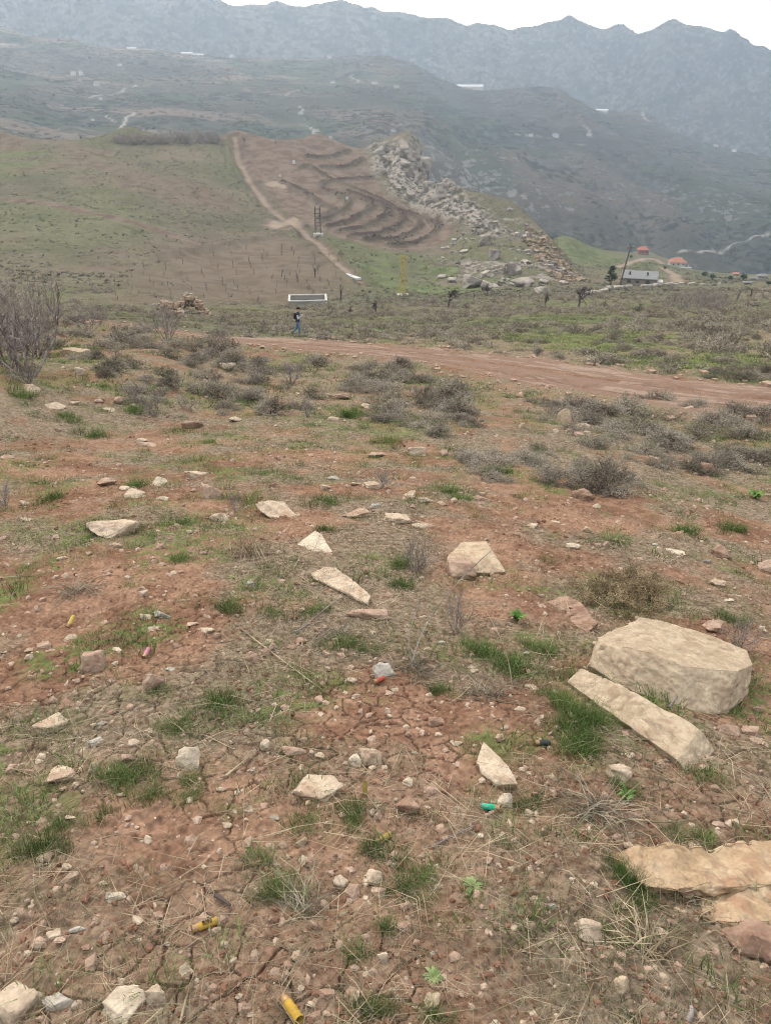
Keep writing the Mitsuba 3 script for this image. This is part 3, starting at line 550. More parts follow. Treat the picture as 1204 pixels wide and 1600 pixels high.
def corners_rock(rows, label, bsdf, edge, amp, cat='boulder', strata=0, seed=0, name='boulder', taub=2, down=.10):
    """A large stone from its corners (column, row, depth along the camera axis in m); hulled down into the soil, subdivided, rounded and roughened."""
    rows = [(a, b, c if c > 1 else float(scale_at(ray_ground(a, b, terrain_z)[0])) * FPX - c) for a, b, c in rows]
    pts = np.array([np.array([0, 0, EYE]) + pix_dir(a, b) * c for a, b, c in rows])
    m = trimesh.convex.convex_hull(np.vstack([pts, pts + [0, .04, -down]]))
    v, f = trimesh.remesh.subdivide_to_size(m.vertices, m.faces, edge)
    m = trimesh.Trimesh(v, f); trimesh.smoothing.filter_laplacian(m, iterations=taub)
    v = np.array(m.vertices); n = np.array(m.vertex_normals); o = seed * 3.7
    d = (meshkit.fbm(v * 7 + o, 4) - .5) * amp * 1.6 + (meshkit.fbm(v * 34 + o, 3) - .5) * amp * .45
    d -= np.maximum(.06 - np.abs(meshkit.fbm(v * 6 + o + 9, 3) - .5), 0) / .06 * amp * .35
    if strata:
        ph = v[:, 2] / strata + v[:, 0] * .4 / strata + (meshkit.fbm(v * 6 + o, 2) - .5) * 2.5
        d += (np.abs(ph - np.round(ph)) - .25) * amp * .40
    m.vertices = v + n * d[:, None]
    key = put(name, m, bsdf, smooth=45); tag(key, label, cat); return key
corners_rock([(919,1040,3.85),(972,1077,3.68),(1059,1107,3.56),(1112,1119,3.55),(1136,1115,3.6),(1169,1084,3.82),(936,1009,3.86),(969,1012,3.78),(1016,1022,3.68),(1069,1042,3.61),(1152,1050,3.66),(1175,1040,3.86),(935,997,3.96),(999,966,4.26),(1042,972,4.26),(1120,998,4.16),(1166,1017,4.06)],
             'largest boulder, a thick cream limestone block with a flat sloping top at the right', 'stone_block', .010, .014, strata=.05, seed=1, taub=1)
corners_rock([(885,1067,3.66),(907,1044,3.74),(959,1073,3.5),(982,1079,3.43),(1009,1097,3.36),(1092,1142,3.19),(1117,1174,3.17),(1103,1195,3.09),(1069,1207,3.0),(1058,1190,3.01),(1016,1160,3.17),(962,1117,3.38)],
             'long tan slab of stone lying in front of the largest boulder', 'stone_block', .009, .015, seed=2, taub=1)
corners_rock([(955,1338,.0),(978,1328,.05),(1040,1322,.07),(1130,1318,.09),(1320,1314,.10),(985,1362,.02),(1012,1386,.03),(1060,1392,.05),(1110,1380,.08),(1204,1382,.09),(1330,1388,.09),(1204,1402,.03),(1330,1410,.03)],
             'orange tan rock ledge running out of the right edge near the bottom', 'stone_ochre', .009, .034, seed=3, taub=2, cat='rock ledge', name='rock_ledge', strata=.035)
corners_rock([(1084,1408,.0),(1130,1392,.05),(1200,1390,.07),(1330,1392,.08),(1095,1435,.01),(1150,1446,.06),(1210,1440,.08),(1330,1445,.08),(1160,1460,.02),(1330,1466,.03)],
             'rough knobbly rock below the orange ledge at the right edge', 'stone_ochre', .008, .042, seed=4, cat='rock', name='rock', strata=.03)
corners_rock([(1118,1466,.0),(1145,1442,.05),(1180,1446,.09),(1228,1472,.10),(1245,1502,.08),(1200,1514,.03),(1150,1502,.0),(1170,1472,.10)],
             'rounded brown boulder at the right edge below the orange ledge', 'stone_brown', .008, .018, seed=5, taub=3)
corners_rock([(697,872,5.2),(720,850,5.46),(759,847,5.46),(768,860,5.3),(740,882,5.13),(790,896,5.14),(752,898,5.08),(700,897,5.15),(782,882,5.4)],
             'flat topped tan boulder in the middle of the slope with a steep right side', 'stone_tan', .014, .012, seed=6)
corners_rock([(699,878,5.07),(738,883,5.0),(745,900,4.98),(707,903,5.0),(701,892,5.03),(735,876,5.2),(704,873,5.2)],
             'smaller brown block leaning on the front of the flat topped tan boulder', 'stone_pink', .014, .014, seed=7, cat='stone', name='stone')
corners_rock([(485,897,4.9),(507,887,5.02),(523,888,5.0),(553,908,4.76),(515,913,4.75),(543,927,4.61),(579,932,4.55),(573,946,4.48),(490,905,4.85)],
             'two toned flat stone with a broken whitish front edge, middle of the photo', 'stone_cream', .012, .014, seed=8, cat='stone', name='stone')
corners_rock([(460,851,5.62),(493,826,5.7),(501,831,5.62),(520,860,5.46),(488,864,5.46),(474,845,5.85)],
             'pale wedge shaped stone with a pointed top beside bright grass', 'stone_white', .014, .012, seed=9, cat='stone', name='stone')
corners_rock([(755,1156,.10),(744,1188,.05),(752,1207,.02),(776,1225,.03),(810,1223,.07),(797,1198,.10)],
             'flat triangular cream slab standing out of the grass above the green cartridge', 'stone_cream', .010, .010, seed=10, cat='stone', name='stone')
corners_rock([(835,958,4.62),(880,939,4.7),(905,953,4.58),(933,985,4.33),(915,1002,4.26),(850,992,4.38)],
             'low reddish brown rock worn level with the soil left of the largest boulder', 'stone_brown', .014, .022, seed=11, cat='rock', name='rock')
corners_rock([(720,972,4.5),(722,966,4.6),(760,968,4.6),(765,975,4.5)], 'thin flat stone under the dry brown weed', 'stone_pink', .02, .008, seed=12, cat='stone', name='stone')
# ---------------------------------------------------------------- plants: ribbons and tubes
def ribbons(P0, P1, P2, w0, seed):
    """Thin tapering two-segment ribbons through three points each; every ribbon turns its own way."""
    g = np.random.default_rng(seed); n = len(P0)
    t = P2 - P0; s = np.cross(t, g.normal(size=(n, 3))); s /= np.linalg.norm(s, axis=1, keepdims=True) + 1e-9
    w = np.broadcast_to(np.asarray(w0, float), (n,))[:, None]
    V = np.stack([P0 - s * w, P0 + s * w, P1 + s * w * .75, P1 - s * w * .75, P2], 1)
    k = np.arange(n)[:, None] * 5
    F = np.concatenate([k + [0, 1, 2], k + [0, 2, 3], k + [3, 2, 4]])
    return V.reshape(-1, 3), F
def spikes(P0, P1, w0, seed):
    g = np.random.default_rng(seed); n = len(P0); s = np.cross(P1 - P0, g.normal(size=(n, 3))); s /= np.linalg.norm(s, axis=1, keepdims=True) + 1e-9
    w = np.broadcast_to(np.asarray(w0, float), (n,))[:, None]
    V = np.stack([P0 - s * w, P0 + s * w, P1], 1); k = np.arange(n)[:, None] * 3
    return V.reshape(-1, 3), k + [0, 1, 2]
def unit(v): return v / (np.linalg.norm(v, axis=-1, keepdims=True) + 1e-9)
def thorn_dome(seed, stems=70, kids=7, bits=4, w=.006, H=.55, lean=.25):
    """A cushion shaped thorn shrub of unit radius: stems from the root, side shoots, and a fuzz of short twigs. -> (stems mesh, twig mesh)"""
    g = np.random.default_rng(seed)
    az = g.uniform(0, 2 * np.pi, stems); el = np.arcsin(g.uniform(.12, 1, stems))
    d = np.stack([np.cos(az) * np.cos(el), np.sin(az) * np.cos(el), np.sin(el)], 1)
    shape = .72 + .5 * meshkit.noise(d * 2.2 + seed, seed)
    tip = d * np.array([1, 1, H * 1.25]) * (shape * g.uniform(.75, 1.05, stems))[:, None]
    root = np.stack([g.normal(0, .13, stems), g.normal(0, .13, stems), np.zeros(stems) - .03], 1)
    mid = root * .5 + tip * .5 + np.array([0, 0, .10]) + g.normal(0, .05, (stems, 3))
    A = ribbons(root, mid, tip, w, seed)
    u = g.uniform(.45, 1.0, (stems, kids)); b = np.where(u[..., None] < .5, root[:, None] + (mid - root)[:, None] * u[..., None] * 2, mid[:, None] + (tip - mid)[:, None] * (u[..., None] * 2 - 1))
    kd = unit(unit(tip - root)[:, None] * .9 + g.normal(0, .55, (stems, kids, 3)) + np.array([0, 0, lean]))
    kt = b + kd * g.uniform(.12, .30, (stems, kids, 1))
    b, kt = b.reshape(-1, 3), kt.reshape(-1, 3)
    B = spikes(b, kt, w * .7, seed + 1)
    uu = g.uniform(.3, 1, (len(b), bits, 1)); c = b[:, None] + (kt - b)[:, None] * uu
    cd = unit(unit(kt - b)[:, None] * .6 + g.normal(0, .7, (len(b), bits, 3)) + np.array([0, 0, .25]))
    ct = c + cd * g.uniform(.05, .13, (len(b), bits, 1))
    C = spikes(c.reshape(-1, 3), ct.reshape(-1, 3), w * .85, seed + 2)
    return A, cat_meshes([B, C])
def cushion(seed, offs, stems, **kw):
    A, B = [], []
    for i, (x, y, r) in enumerate(offs):
        a, b = thorn_dome(seed * 10 + i, stems=stems, **kw)
        for m, L in ((a, A), (b, B)): L.append((np.array(m[0]) * r + [x, y, 0], m[1]))
    return cat_meshes(A), cat_meshes(B)
def group_of(key, **parts):
    """A plant kept once: parts {name: (mesh, bsdf)}."""
    scene[key] = {'type': 'shapegroup', **{n: mikit.ply(m, b) for n, (m, b) in parts.items()}}
STUFF = {'scrub', 'hill_scrub', 'grass', 'valley_scrub'}
STUFFN = {}
def numbered_stuff(name):
    STUFFN[name] = STUFFN.get(name, 0) + 1; return STUFFN[name]
def inst(name, grp, P, s, yaw, sz=None, key=None, tx=0., ty=0.):
    key = key or (numbered(name) if name not in STUFF else f"{name}__{numbered_stuff(name):04d}")
    t = T().translate([float(a) for a in P]).rotate([1, 0, 0], tx).rotate([0, 1, 0], ty).rotate([0, 0, 1], float(math.degrees(yaw)))
    scene[key] = {'type': 'instance', 'to_world': t.scale([float(s), float(s), float(sz or s)]), 'shapegroup': {'type': 'ref', 'id': grp}}
    return key
OFFS = [[(-.42, .1, .62), (.35, -.15, .66), (.05, .42, .58), (0, -.05, .72)], [(-.5, -.1, .52), (.05, .1, .75), (.55, .15, .48)], [(0, 0, .8), (.45, -.3, .5), (-.45, .3, .52)], [(-.3, -.25, .66), (.4, .2, .62)], [(0, 0, .92)]]
for i in range(5):
    A, B = cushion(300 + i, OFFS[i], int(95 / len(OFFS[i])) + 14, kids=7, bits=6, w=.0115, H=.66 + .05 * i, lean=.15)
    group_of(f'thorn_grey_{i}', stems=(A, 'twig_dark'), twigs=(B, 'twig_grey'))
for i in range(2):
    A, B = cushion(320 + i, OFFS[i + 2], 34, kids=7, bits=5, w=.012, H=.7, lean=.15)
    group_of(f'thorn_sage_{i}', stems=(A, 'twig_dark'), twigs=(B, 'leaf_sage'))
A, B = cushion(340, [(-.58, .05, .42), (-.15, -.12, .50), (.3, .0, .55), (.62, -.15, .36), (.05, .28, .48), (-.35, .25, .40), (.45, .3, .4)], 60, kids=8, bits=8, w=.0085, H=.62, lean=.1)
group_of('thorn_olive', stems=(A, 'twig_dark'), twigs=(B, 'twig_olive'))
# far scrub: one cushion of coarse twigs
for i in range(4):
    A, B = thorn_dome(360 + i, stems=20, kids=6, bits=2, w=.036, H=.70)
    group_of(f'scrub_cushion_{i}', scrub=(cat_meshes([A, B]), 'scrub_tone'))
for i in range(3):
    A, B = thorn_dome(380 + i, stems=7, kids=3, bits=0, w=.12, H=.8)
    group_of(f'hill_cushion_{i}', hill_scrub=(cat_meshes([A, B]), 'hill_scrub_tone'))

# the shrubs one can point to: column, row of the base, width in pixels, height factor, variant, label
SHRUBS = [
 (958,958,215,.95,'thorn_olive','wide olive brown thorn shrub behind the largest boulder'),
 (770,735,90,.9,'g','grey thorn shrub at the left end of the dark row in the right midground'), (860,760,85,1,'g','grey thorn shrub in the middle of the dark row in the right midground'), (905,748,75,1.1,'g','tall grey thorn shrub behind the reddish brown block'), (942,775,105,1.05,'g','dense grey thorn shrub right of the reddish brown block'), (820,722,70,.8,'g',0), (745,725,55,.8,'g',0), (783,757,45,.7,'g','low dark thorn shrub in front of the dark row in the right midground'),
 (330,625,80,1,'g','dark grey thorn shrub among bare twigs left of the middle'), (425,650,62,1.05,'g','round grey thorn shrub on its own below the road, left of the middle'), (385,628,75,1,'g',0), (300,575,60,1,'g',0), (345,560,70,1.2,'g','upright dark shrub at the edge of the road, left'), (290,548,60,.9,'g',0), (365,572,55,1,'g',0), (240,545,45,.8,'g',0), (455,580,50,.8,'g',0), (400,580,60,.9,'g',0), (490,625,60,.9,'s',0), (495,575,50,.7,'g',0),
 (560,605,60,.9,'g',0), (600,620,75,1,'g',0), (620,655,85,1,'g','dark thorn shrub at the left end of the big clump in the middle'), (665,640,90,1.05,'g','densest thorn shrub in the middle of the big clump below the road'), (705,625,75,1,'g',0), (735,668,50,.9,'g','small thorn shrub at the right end of the big clump in the middle'), (640,600,70,.9,'g',0), (690,672,60,.8,'s',0), (590,645,50,.9,'s',0), (720,648,60,1,'g',0), (575,580,55,.8,'g',0), (650,672,60,.8,'g',0),
 (900,640,60,.8,'g',0), (940,655,80,.8,'g',0), (980,648,70,.8,'g',0), (960,680,80,.8,'g',0), (1000,680,90,.8,'g',0), (1040,660,80,.8,'s',0), (1080,690,70,.8,'g',0), (1045,700,70,.8,'g',0), (1120,670,90,.8,'g',0), (1165,690,80,.8,'g',0), (1190,660,70,.8,'g',0), (1100,720,60,.7,'s',0), (1170,722,60,.7,'g',0), (850,660,40,.7,'s',0), (840,632,50,.7,'g',0), (1130,735,45,.7,'s',0), (920,700,70,.7,'s',0), (1060,735,60,.6,'s',0), (980,720,50,.6,'s',0), (1195,715,50,.8,'g',0), (1025,628,60,.7,'g',0), (1085,640,60,.7,'g',0), (1150,655,60,.8,'g',0),
 (200,575,50,.8,'g',0), (225,600,55,.7,'g',0), (160,545,50,.8,'g',0), (250,620,50,.7,'s',0), (215,635,50,.6,'g',0), (280,655,45,.5,'s',0), (130,525,50,.8,'g',0), (185,525,50,.8,'g',0), (220,540,50,.9,'g',0), (265,610,55,.8,'g',0), (440,610,45,.8,'s',0), (320,595,55,.9,'g',0), (350,650,45,.7,'g',0), (60,520,60,1,'g',0), (20,525,60,1,'g',0), (85,545,50,.9,'g',0), (150,500,45,.8,'g',0), (110,505,45,.9,'g',0)]
def shrub(px, py, w, hf, var, lab, seed):
    P = ray_ground(px, py, terrain_z)[0]; s = float(scale_at(P)); R = w * s / 2 * 1.18
    d = P[:2] / np.linalg.norm(P[:2]); P = P + np.array([d[0], d[1], 0]) * R * .55; P[2] = float(terrain_z(P[0], P[1])) - .02
    g = np.random.default_rng(seed)
    grp = {'g': f'thorn_grey_{seed % 5}', 's': f'thorn_sage_{seed % 2}'}.get(var, var)
    key = inst('thorn_shrub', grp, P, R, g.uniform(0, 6.28), R * hf * g.uniform(.78, 1.0))
    what = 'left of the middle, below the road' if px < 520 else 'in the dark row in the right midground' if py > 690 and 700 < px < 990 else 'in the big clump in the middle, below the road' if px < 780 else 'on the right, just below the road'
    if lab: tag(key, lab, 'shrub')
    else: cushion_tag(key, var == 's', what)
def cushion_tag(key, sage, what):
    tag(key, f"{'sage' if sage else 'grey brown'} cushion of thorny scrub {what}", 'shrub', f"{'sage' if sage else 'thorn'} cushions {what}")
for k, sh in enumerate(SHRUBS): shrub(*sh, seed=k)
g = np.random.default_rng(20)
from shapely import Polygon as _Pg, contains_xy as _cx
for zi, (pl, n, w0, w1, what) in enumerate([([(90,500),(330,520),(500,590),(470,660),(330,650),(180,640),(100,560)], 42, 32, 66, 'left of the middle, below the road'), ([(545,575),(620,570),(760,640),(740,685),(640,690),(560,650)], 26, 44, 76, 'in the big clump in the middle, below the road'), ([(850,618),(1000,632),(1204,668),(1204,745),(1050,735),(880,690)], 40, 42, 86, 'on the right, just below the road'), ([(715,705),(830,700),(985,745),(985,790),(890,765),(730,752)], 16, 42, 70, 'in the dark row in the right midground')]):
    pg = _Pg(pl); x0, y0, x1, y1 = pg.bounds; k = 0
    while k < n:
        px, py = g.uniform(x0, x1), g.uniform(y0, y1)
        if not _cx(pg, px, py): continue
        P = ray_ground(px, py, terrain_z)[0]
        if seg_dist(P[:1], P[1:2], ROAD)[0][0] < 3.0: continue
        R = g.uniform(w0, w1) * float(scale_at(P)) / 2; sage = g.uniform() < .16
        cushion_tag(inst('thorn_shrub', f'thorn_sage_{k % 2}' if sage else f'thorn_grey_{k % 5}', P - [0, 0, .03], R, g.uniform(0, 6.3), R * g.uniform(.6, .9)), sage, what); k += 1
# scrub beyond the road: the nearest cushions one by one, the rest as ground cover
g = np.random.default_rng(21)
ROADA = np.array(ROAD)
def clear_of_road(x, y, lim=3.2):
    d, _, side = seg_dist(x, y, ROAD); return (d > lim), side
near_pts = []
px, py = g.uniform(380, 1204, 900), g.uniform(478, 606, 900)
P = ray_ground(px, py, terrain_z); d, _, side = seg_dist(P[:, 0], P[:, 1], ROAD); r = np.hypot(P[:, 0], P[:, 1])
dens = sst(.36, .54, nz(P[:, 0], P[:, 1], 5.5, 121, 3))
ok = (d > 2.7) & (side > 0) & (r < 62) & (g.uniform(size=900) < dens + .15)
for k in np.nonzero(ok)[0][:115]:
    R = g.uniform(.28, .62); key = inst('thorn_shrub', f'thorn_grey_{k % 5}' if g.uniform() < .72 else f'thorn_sage_{k % 2}', P[k] - [0, 0, .04], R, g.uniform(0, 6.3), R * g.uniform(.6, .95))
    tag(key, 'low grey brown cushion shrub in the scrub field beyond the dirt road', 'shrub', 'cushion shrubs in the scrub field beyond the road')
def scatter_polar(n, r0, r1, a0, a1, power, seed):
    g = np.random.default_rng(seed); u = g.uniform(size=n)
    r = (r0 ** power + (r1 ** power - r0 ** power) * u) ** (1 / power); az = np.radians(g.uniform(a0, a1, n))
    return np.sin(az) * r, np.cos(az) * r, r
x, y, r = scatter_polar(11000, 24, 175, -29, 30, .8, 22)
d, _, side = seg_dist(x, y, ROAD); dens = sst(.38, .54, nz(x, y, 6.5, 121, 3))
_, gm = ground_uv(x, y)
ok = (d > 2.9) & (side > 0) & (g.uniform(size=len(x)) < (dens * .72 + .05) * (1 - .8 * gm))
ok &= ~((polygon_mask(x, y, ORCHARD, 1) > .5) & (g.uniform(size=len(x)) < .93))
x, y, r = x[ok], y[ok], r[ok]; z = terrain_z(x, y)
for k in range(len(x)):
    R = g.uniform(.25, .65) * (1 + r[k] / 300); inst('scrub', f'scrub_cushion_{k % 4}', (x[k], y[k], z[k] - .05), R, g.uniform(0, 6.3), R * g.uniform(.5, .95))
tag('scrub', 'low grey brown scrub covering the field beyond the dirt road', kind='stuff')
x, y, r = scatter_polar(19000, 150, 445, -29, 26, 1.5, 23)
u_, v_ = hill_uv(x, y); dens = sst(.36, .56, nz(x, y, 13, 124, 3))
ok = (g.uniform(size=len(x)) < dens * np.clip(1 - u_ * 1.1, 0, 1) * np.clip(1 - .55 * np.maximum(v_, 0), .2, 1)) & (polygon_mask(x, y, TERRACE, 2) < .3) & (polygon_mask(x, y, ORCHARD, 2) < .4)
x, y, r = x[ok], y[ok], r[ok]; z = terrain_z(x, y)
for k in range(len(x)):
    R = g.uniform(.35, .85); inst('hill_scrub', f'hill_cushion_{k % 3}', (x[k], y[k], z[k] - .1), R, g.uniform(0, 6.3), R * g.uniform(.45, .9))
tag('hill_scrub', 'dark low bushes dotted over the hillside', kind='stuff')

# grass tufts
def tuft(seed, n, R, H, w):
    g = np.random.default_rng(seed); a = g.uniform(0, 6.28, n); rr = R * np.sqrt(g.uniform(size=n))
    root = np.stack([np.cos(a) * rr, np.sin(a) * rr, np.full(n, -.01)], 1)
    out = np.stack([np.cos(a) * rr, np.sin(a) * rr, np.zeros(n)], 1) / R * .45 + g.normal(0, .32, (n, 3)) * [1, 1, 0]
    h = H * g.uniform(.45, 1.1, n)[:, None]
    mid = root + (out * .40 + [0, 0, .62]) * h; tip = root + (out * 1.25 + [0, 0, .92]) * h
    return ribbons(root, mid, tip, w, seed)
for i in range(4): group_of(f'tuft_green_{i}', grass=(tuft(400 + i, 52, .085, .105, .0017), 'grass_green'))
for i in range(3): group_of(f'tuft_dull_{i}', grass=(tuft(410 + i, 50, .095, .065, .0014), 'grass_dull'))
for i in range(3): group_of(f'tuft_far_{i}', grass=(tuft(420 + i, 44, .34, .085, .010), 'grass_far'))
TUFTS = [(755,1025,50,1.2),(795,1045,60,1.3),(735,1010,35,1),(900,1120,60,1.7),(870,1105,50,1.5),(930,1135,60,1.6),(900,1160,60,1.5),(915,1185,45,1.2),(880,1140,50,1.4),(955,1130,40,1.3),(860,1085,40,1.1),(335,1104,60,1.1),(215,1225,65,1.5),(190,1215,50,1.2),(235,1250,55,1.2),(68,1325,60,1.7),(85,1340,45,1.4),(980,1375,45,1.7),(965,1360,40,1.5),(995,1395,45,1.6),(1010,1420,45,1.3),(985,1440,40,1),(270,1140,40,1),(600,1455,45,1.3),(440,1390,60,1),(420,1400,45,.9),(560,1585,60,1.2),(600,1575,50,1.2),(680,1590,50,1.4),(625,885,40,1.2),(505,787,45,1.1),(360,952,45,.9),(505,830,30,1.2),(150,682,35,1),(210,762,40,.9),(285,875,40,.9),(540,650,45,.9),(600,690,40,.8),(1110,1215,45,1),(975,1240,35,1.5),(740,1385,35,.8),(835,1010,40,1.1),(860,1020,40,1),(560,1270,45,1),(545,1290,45,1),(640,1370,60,1),(650,1400,50,1),(620,1390,50,.9),(470,1285,50,.8),(430,960,35,.8),(490,960,40,1),(540,1010,50,1),(580,1020,40,.9),(690,1080,40,1),(210,640,40,.9),(30,620,50,.9),(100,655,40,.8),(80,780,40,.8),(640,920,40,1),(720,780,35,.8),(780,740,40,1),(1000,1050,20,1),(1060,1310,40,1),(1100,1315,45,.9),(150,1280,40,1),(300,1245,45,.9),(100,1285,40,.8),(740,1405,30,.7),(590,1330,50,.9),(400,1345,45,.9),(1080,835,45,.8),(1150,830,50,.9),(700,770,35,.8),(560,1490,45,1),(300,1220,40,.9),(820,1260,40,.9),(1140,970,45,.8)]
g = np.random.default_rng(31)
def grass_at(P, s, hs, kind):
    inst('grass', f'tuft_{kind}_{int(g.integers(0, 4 if kind == "green" else 3))}', P, s, g.uniform(0, 6.3), s * hs)
for px, py, w, hs in TUFTS:
    P = ray_ground(px, py, terrain_z)[0]; wm = w * float(scale_at(P))
    for _ in range(7):
        q = P[:2] + g.normal(0, .27, 2) * wm * [1, .8]; z = float(terrain_z(*q)); grass_at((q[0], q[1], z), wm / .24 * g.uniform(.7, 1.1), hs * g.uniform(.85, 1.25), 'green')
    for _ in range(4):
        q = P[:2] + g.normal(0, .45, 2) * wm; grass_at((q[0], q[1], float(terrain_z(*q))), wm / .26 * g.uniform(.6, 1.0), hs * g.uniform(.5, .9), 'dull')
x, y, r = scatter_polar(12500, .95, 26, -53, 53, .62, 32)
gm, lm = green_mask(x, y), litter_mask(x, y); d, _, side = seg_dist(x, y, ROAD)
ok = (d > 2.6) & (g.uniform(size=len(x)) < gm * .75 + lm * .24 + .02)
x, y, r, gm = x[ok], y[ok], r[ok], gm[ok]; z = terrain_z(x, y)
for k in range(len(x)):
    s = g.uniform(.45, .95) * (1 + r[k] / 18); grass_at((x[k], y[k], z[k]), s, g.uniform(.5, .9), 'green' if g.uniform() < .22 else 'dull')
x, y, r = scatter_polar(9000, 13, 95, -29, 30, .8, 33)
_, gm = ground_uv(x, y); d, _, side = seg_dist(x, y, ROAD)
ok = (d > 2.5) & (g.uniform(size=len(x)) < gm * .7 * np.where(side > 0, 1, .5) + .02)
x, y, r = x[ok], y[ok], r[ok]; z = terrain_z(x, y)
for k in range(len(x)): grass_at((x[k], y[k], z[k]), g.uniform(.6, 1.2) * (1 + r[k] / 90), g.uniform(.5, .9), 'far')
tag('grass', 'short green and dull grass growing in tufts over the soil', kind='stuff')

# dead straw lying on the soil, gravel and crumbs of soil
def lying(n, seed, r0, r1, power, lmin, lmax, w, mask, lift=.02):
    x, y, r = scatter_polar(n, r0, r1, -56, 56, power, seed); g = np.random.default_rng(seed)
    k = g.uniform(size=n) < mask(x, y); x, y, r = x[k], y[k], r[k]; n = len(x)
    d, _, _ = seg_dist(x, y, ROAD); L = g.uniform(lmin, lmax, n) * (.75 + r / 9); a = g.uniform(0, 6.28, n)
    ux, uy = np.cos(a) * L / 2, np.sin(a) * L / 2
    bx, by = g.normal(0, .12, n) * L, g.normal(0, .12, n) * L
    h = g.uniform(0, lift, n)
    A = np.stack([x - ux, y - uy, terrain_z(x - ux, y - uy) + .002 + h * .3], 1); B = np.stack([x + bx, y + by, terrain_z(x + bx, y + by) + .004 + h], 1); C = np.stack([x + ux, y + uy, terrain_z(x + ux, y + uy) + .002 + h * .8], 1)
    k = d > 2.5
    return ribbons(A[k], B[k], C[k], (w * (.7 + r / 5) * g.uniform(.5, 1.2, n))[k], seed)
put('straw', cat_meshes([lying(22000, 51, .9, 12, .55, .04, .13, .00075, lambda x, y: .16 + .84 * litter_mask(x, y)), lying(6500, 53, 1., 9, .6, .12, .30, .0010, lambda x, y: .15 + .6 * litter_mask(x, y), .05)]), 'straw_gold')
tag('straw', 'dry yellowish straw strewn over the soil', kind='stuff')
put('dead_grass', cat_meshes([lying(40000, 52, .9, 15, .5, .025, .08, .0010, lambda x, y: .10 + .9 * litter_mask(x, y), .025)]), 'straw_grey')
tag('dead_grass', 'matted grey dead grass lying in patches', kind='stuff')
ICO = trimesh.creation.icosphere(subdivisions=0); ICO1 = trimesh.creation.icosphere(subdivisions=1)
def pebbles(n, seed, r0, r1, power, smin, smax, mask, flat=(.45, .9)):
    x, y, r = scatter_polar(n, r0, r1, -56, 56, power, seed); g = np.random.default_rng(seed)
    d, _, _ = seg_dist(x, y, ROAD); k = (g.uniform(size=n) < mask(x, y)) & (d > 1.9); x, y, r = x[k], y[k], r[k]; n = len(x)
    z = terrain_z(x, y); s = smin * (smax / smin) ** (g.uniform(size=n) ** 2.2) * (.75 + r / 8)
    v0, f0 = np.array(ICO.vertices), np.array(ICO.faces)
    V = v0[None] * g.uniform(.6, 1.25, (n, 12, 1)); sc = np.stack([s, s * g.uniform(.6, 1, n), s * g.uniform(*flat, n)], 1)
    V = V * sc[:, None]; a = g.uniform(0, 6.28, n); c, q = np.cos(a)[:, None], np.sin(a)[:, None]
    V = np.stack([V[..., 0] * c - V[..., 1] * q + x[:, None], V[..., 0] * q + V[..., 1] * c + y[:, None], V[..., 2] + (z + s * .12)[:, None]], -1)
    F = (f0[None] + np.arange(n)[:, None, None] * 12)
    return V.reshape(-1, 3), F.reshape(-1, 3)
put('gravel', pebbles(12000, 61, .9, 26, .62, .0035, .020, lambda x, y: .35 + .4 * sst(.45, .6, nz(x, y, 1.3, 131))), 'stone_pink'); tag('gravel', 'small stones and gravel scattered over the soil', kind='stuff')
put('pale_gravel', pebbles(9500, 62, .9, 26, .68, .003, .019, lambda x, y: .22 + .6 * sst(.46, .6, nz(x, y, 1.1, 132))), 'stone_cream'); tag('pale_gravel', 'pale limestone chips scattered over the soil', kind='stuff')
put('coarse_gravel', pebbles(2600, 64, .95, 24, .75, .009, .030, lambda x, y: .25 + .5 * sst(.45, .6, nz(x, y, 1.6, 135))), 'stone_pink'); tag('coarse_gravel', 'coarser limestone rubble scattered over the slope', kind='stuff')
put('soil_crumbs', pebbles(25000, 63, .9, 14, .5, .003, .016, lambda x, y: (.15 + .85 * sst(.46, .58, nz(x, y, .6, 133, 3))) * (1 - .75 * crack_mask(x, y)), (.5, 1)), 'clod_soil'); tag('soil_crumbs', 'loose crumbs of reddish soil', kind='stuff')
# ---------------------------------------------------------------- leafless plants
def tube(pts, rad, sides=5):
    p = np.asarray(pts, float); t = np.gradient(p, axis=0); t = unit(t)
    a = unit(np.cross(t, np.where(np.abs(t[:, 2:]) < .9, [0, 0, 1.0], [1.0, 0, 0]))); b = np.cross(t, a)
    an = np.arange(sides) * 2 * np.pi / sides; rad = np.broadcast_to(np.asarray(rad, float), (len(p),))
    v = p[:, None] + rad[:, None, None] * (np.cos(an)[None, :, None] * a[:, None] + np.sin(an)[None, :, None] * b[:, None])
    i, j = np.meshgrid(np.arange(len(p) - 1), np.arange(sides), indexing='ij')
    q = np.stack([i * sides + j, i * sides + (j + 1) % sides, (i + 1) * sides + (j + 1) % sides, (i + 1) * sides + j], -1).reshape(-1, 4)
    f = np.vstack([q[:, [0, 1, 2]], q[:, [0, 2, 3]]])
    cap = [[0, k + 1, k] for k in range(1, sides - 1)] + [[(len(p) - 1) * sides, (len(p) - 1) * sides + k, (len(p) - 1) * sides + k + 1] for k in range(1, sides - 1)]
    return v.reshape(-1, 3), np.vstack([f, cap])
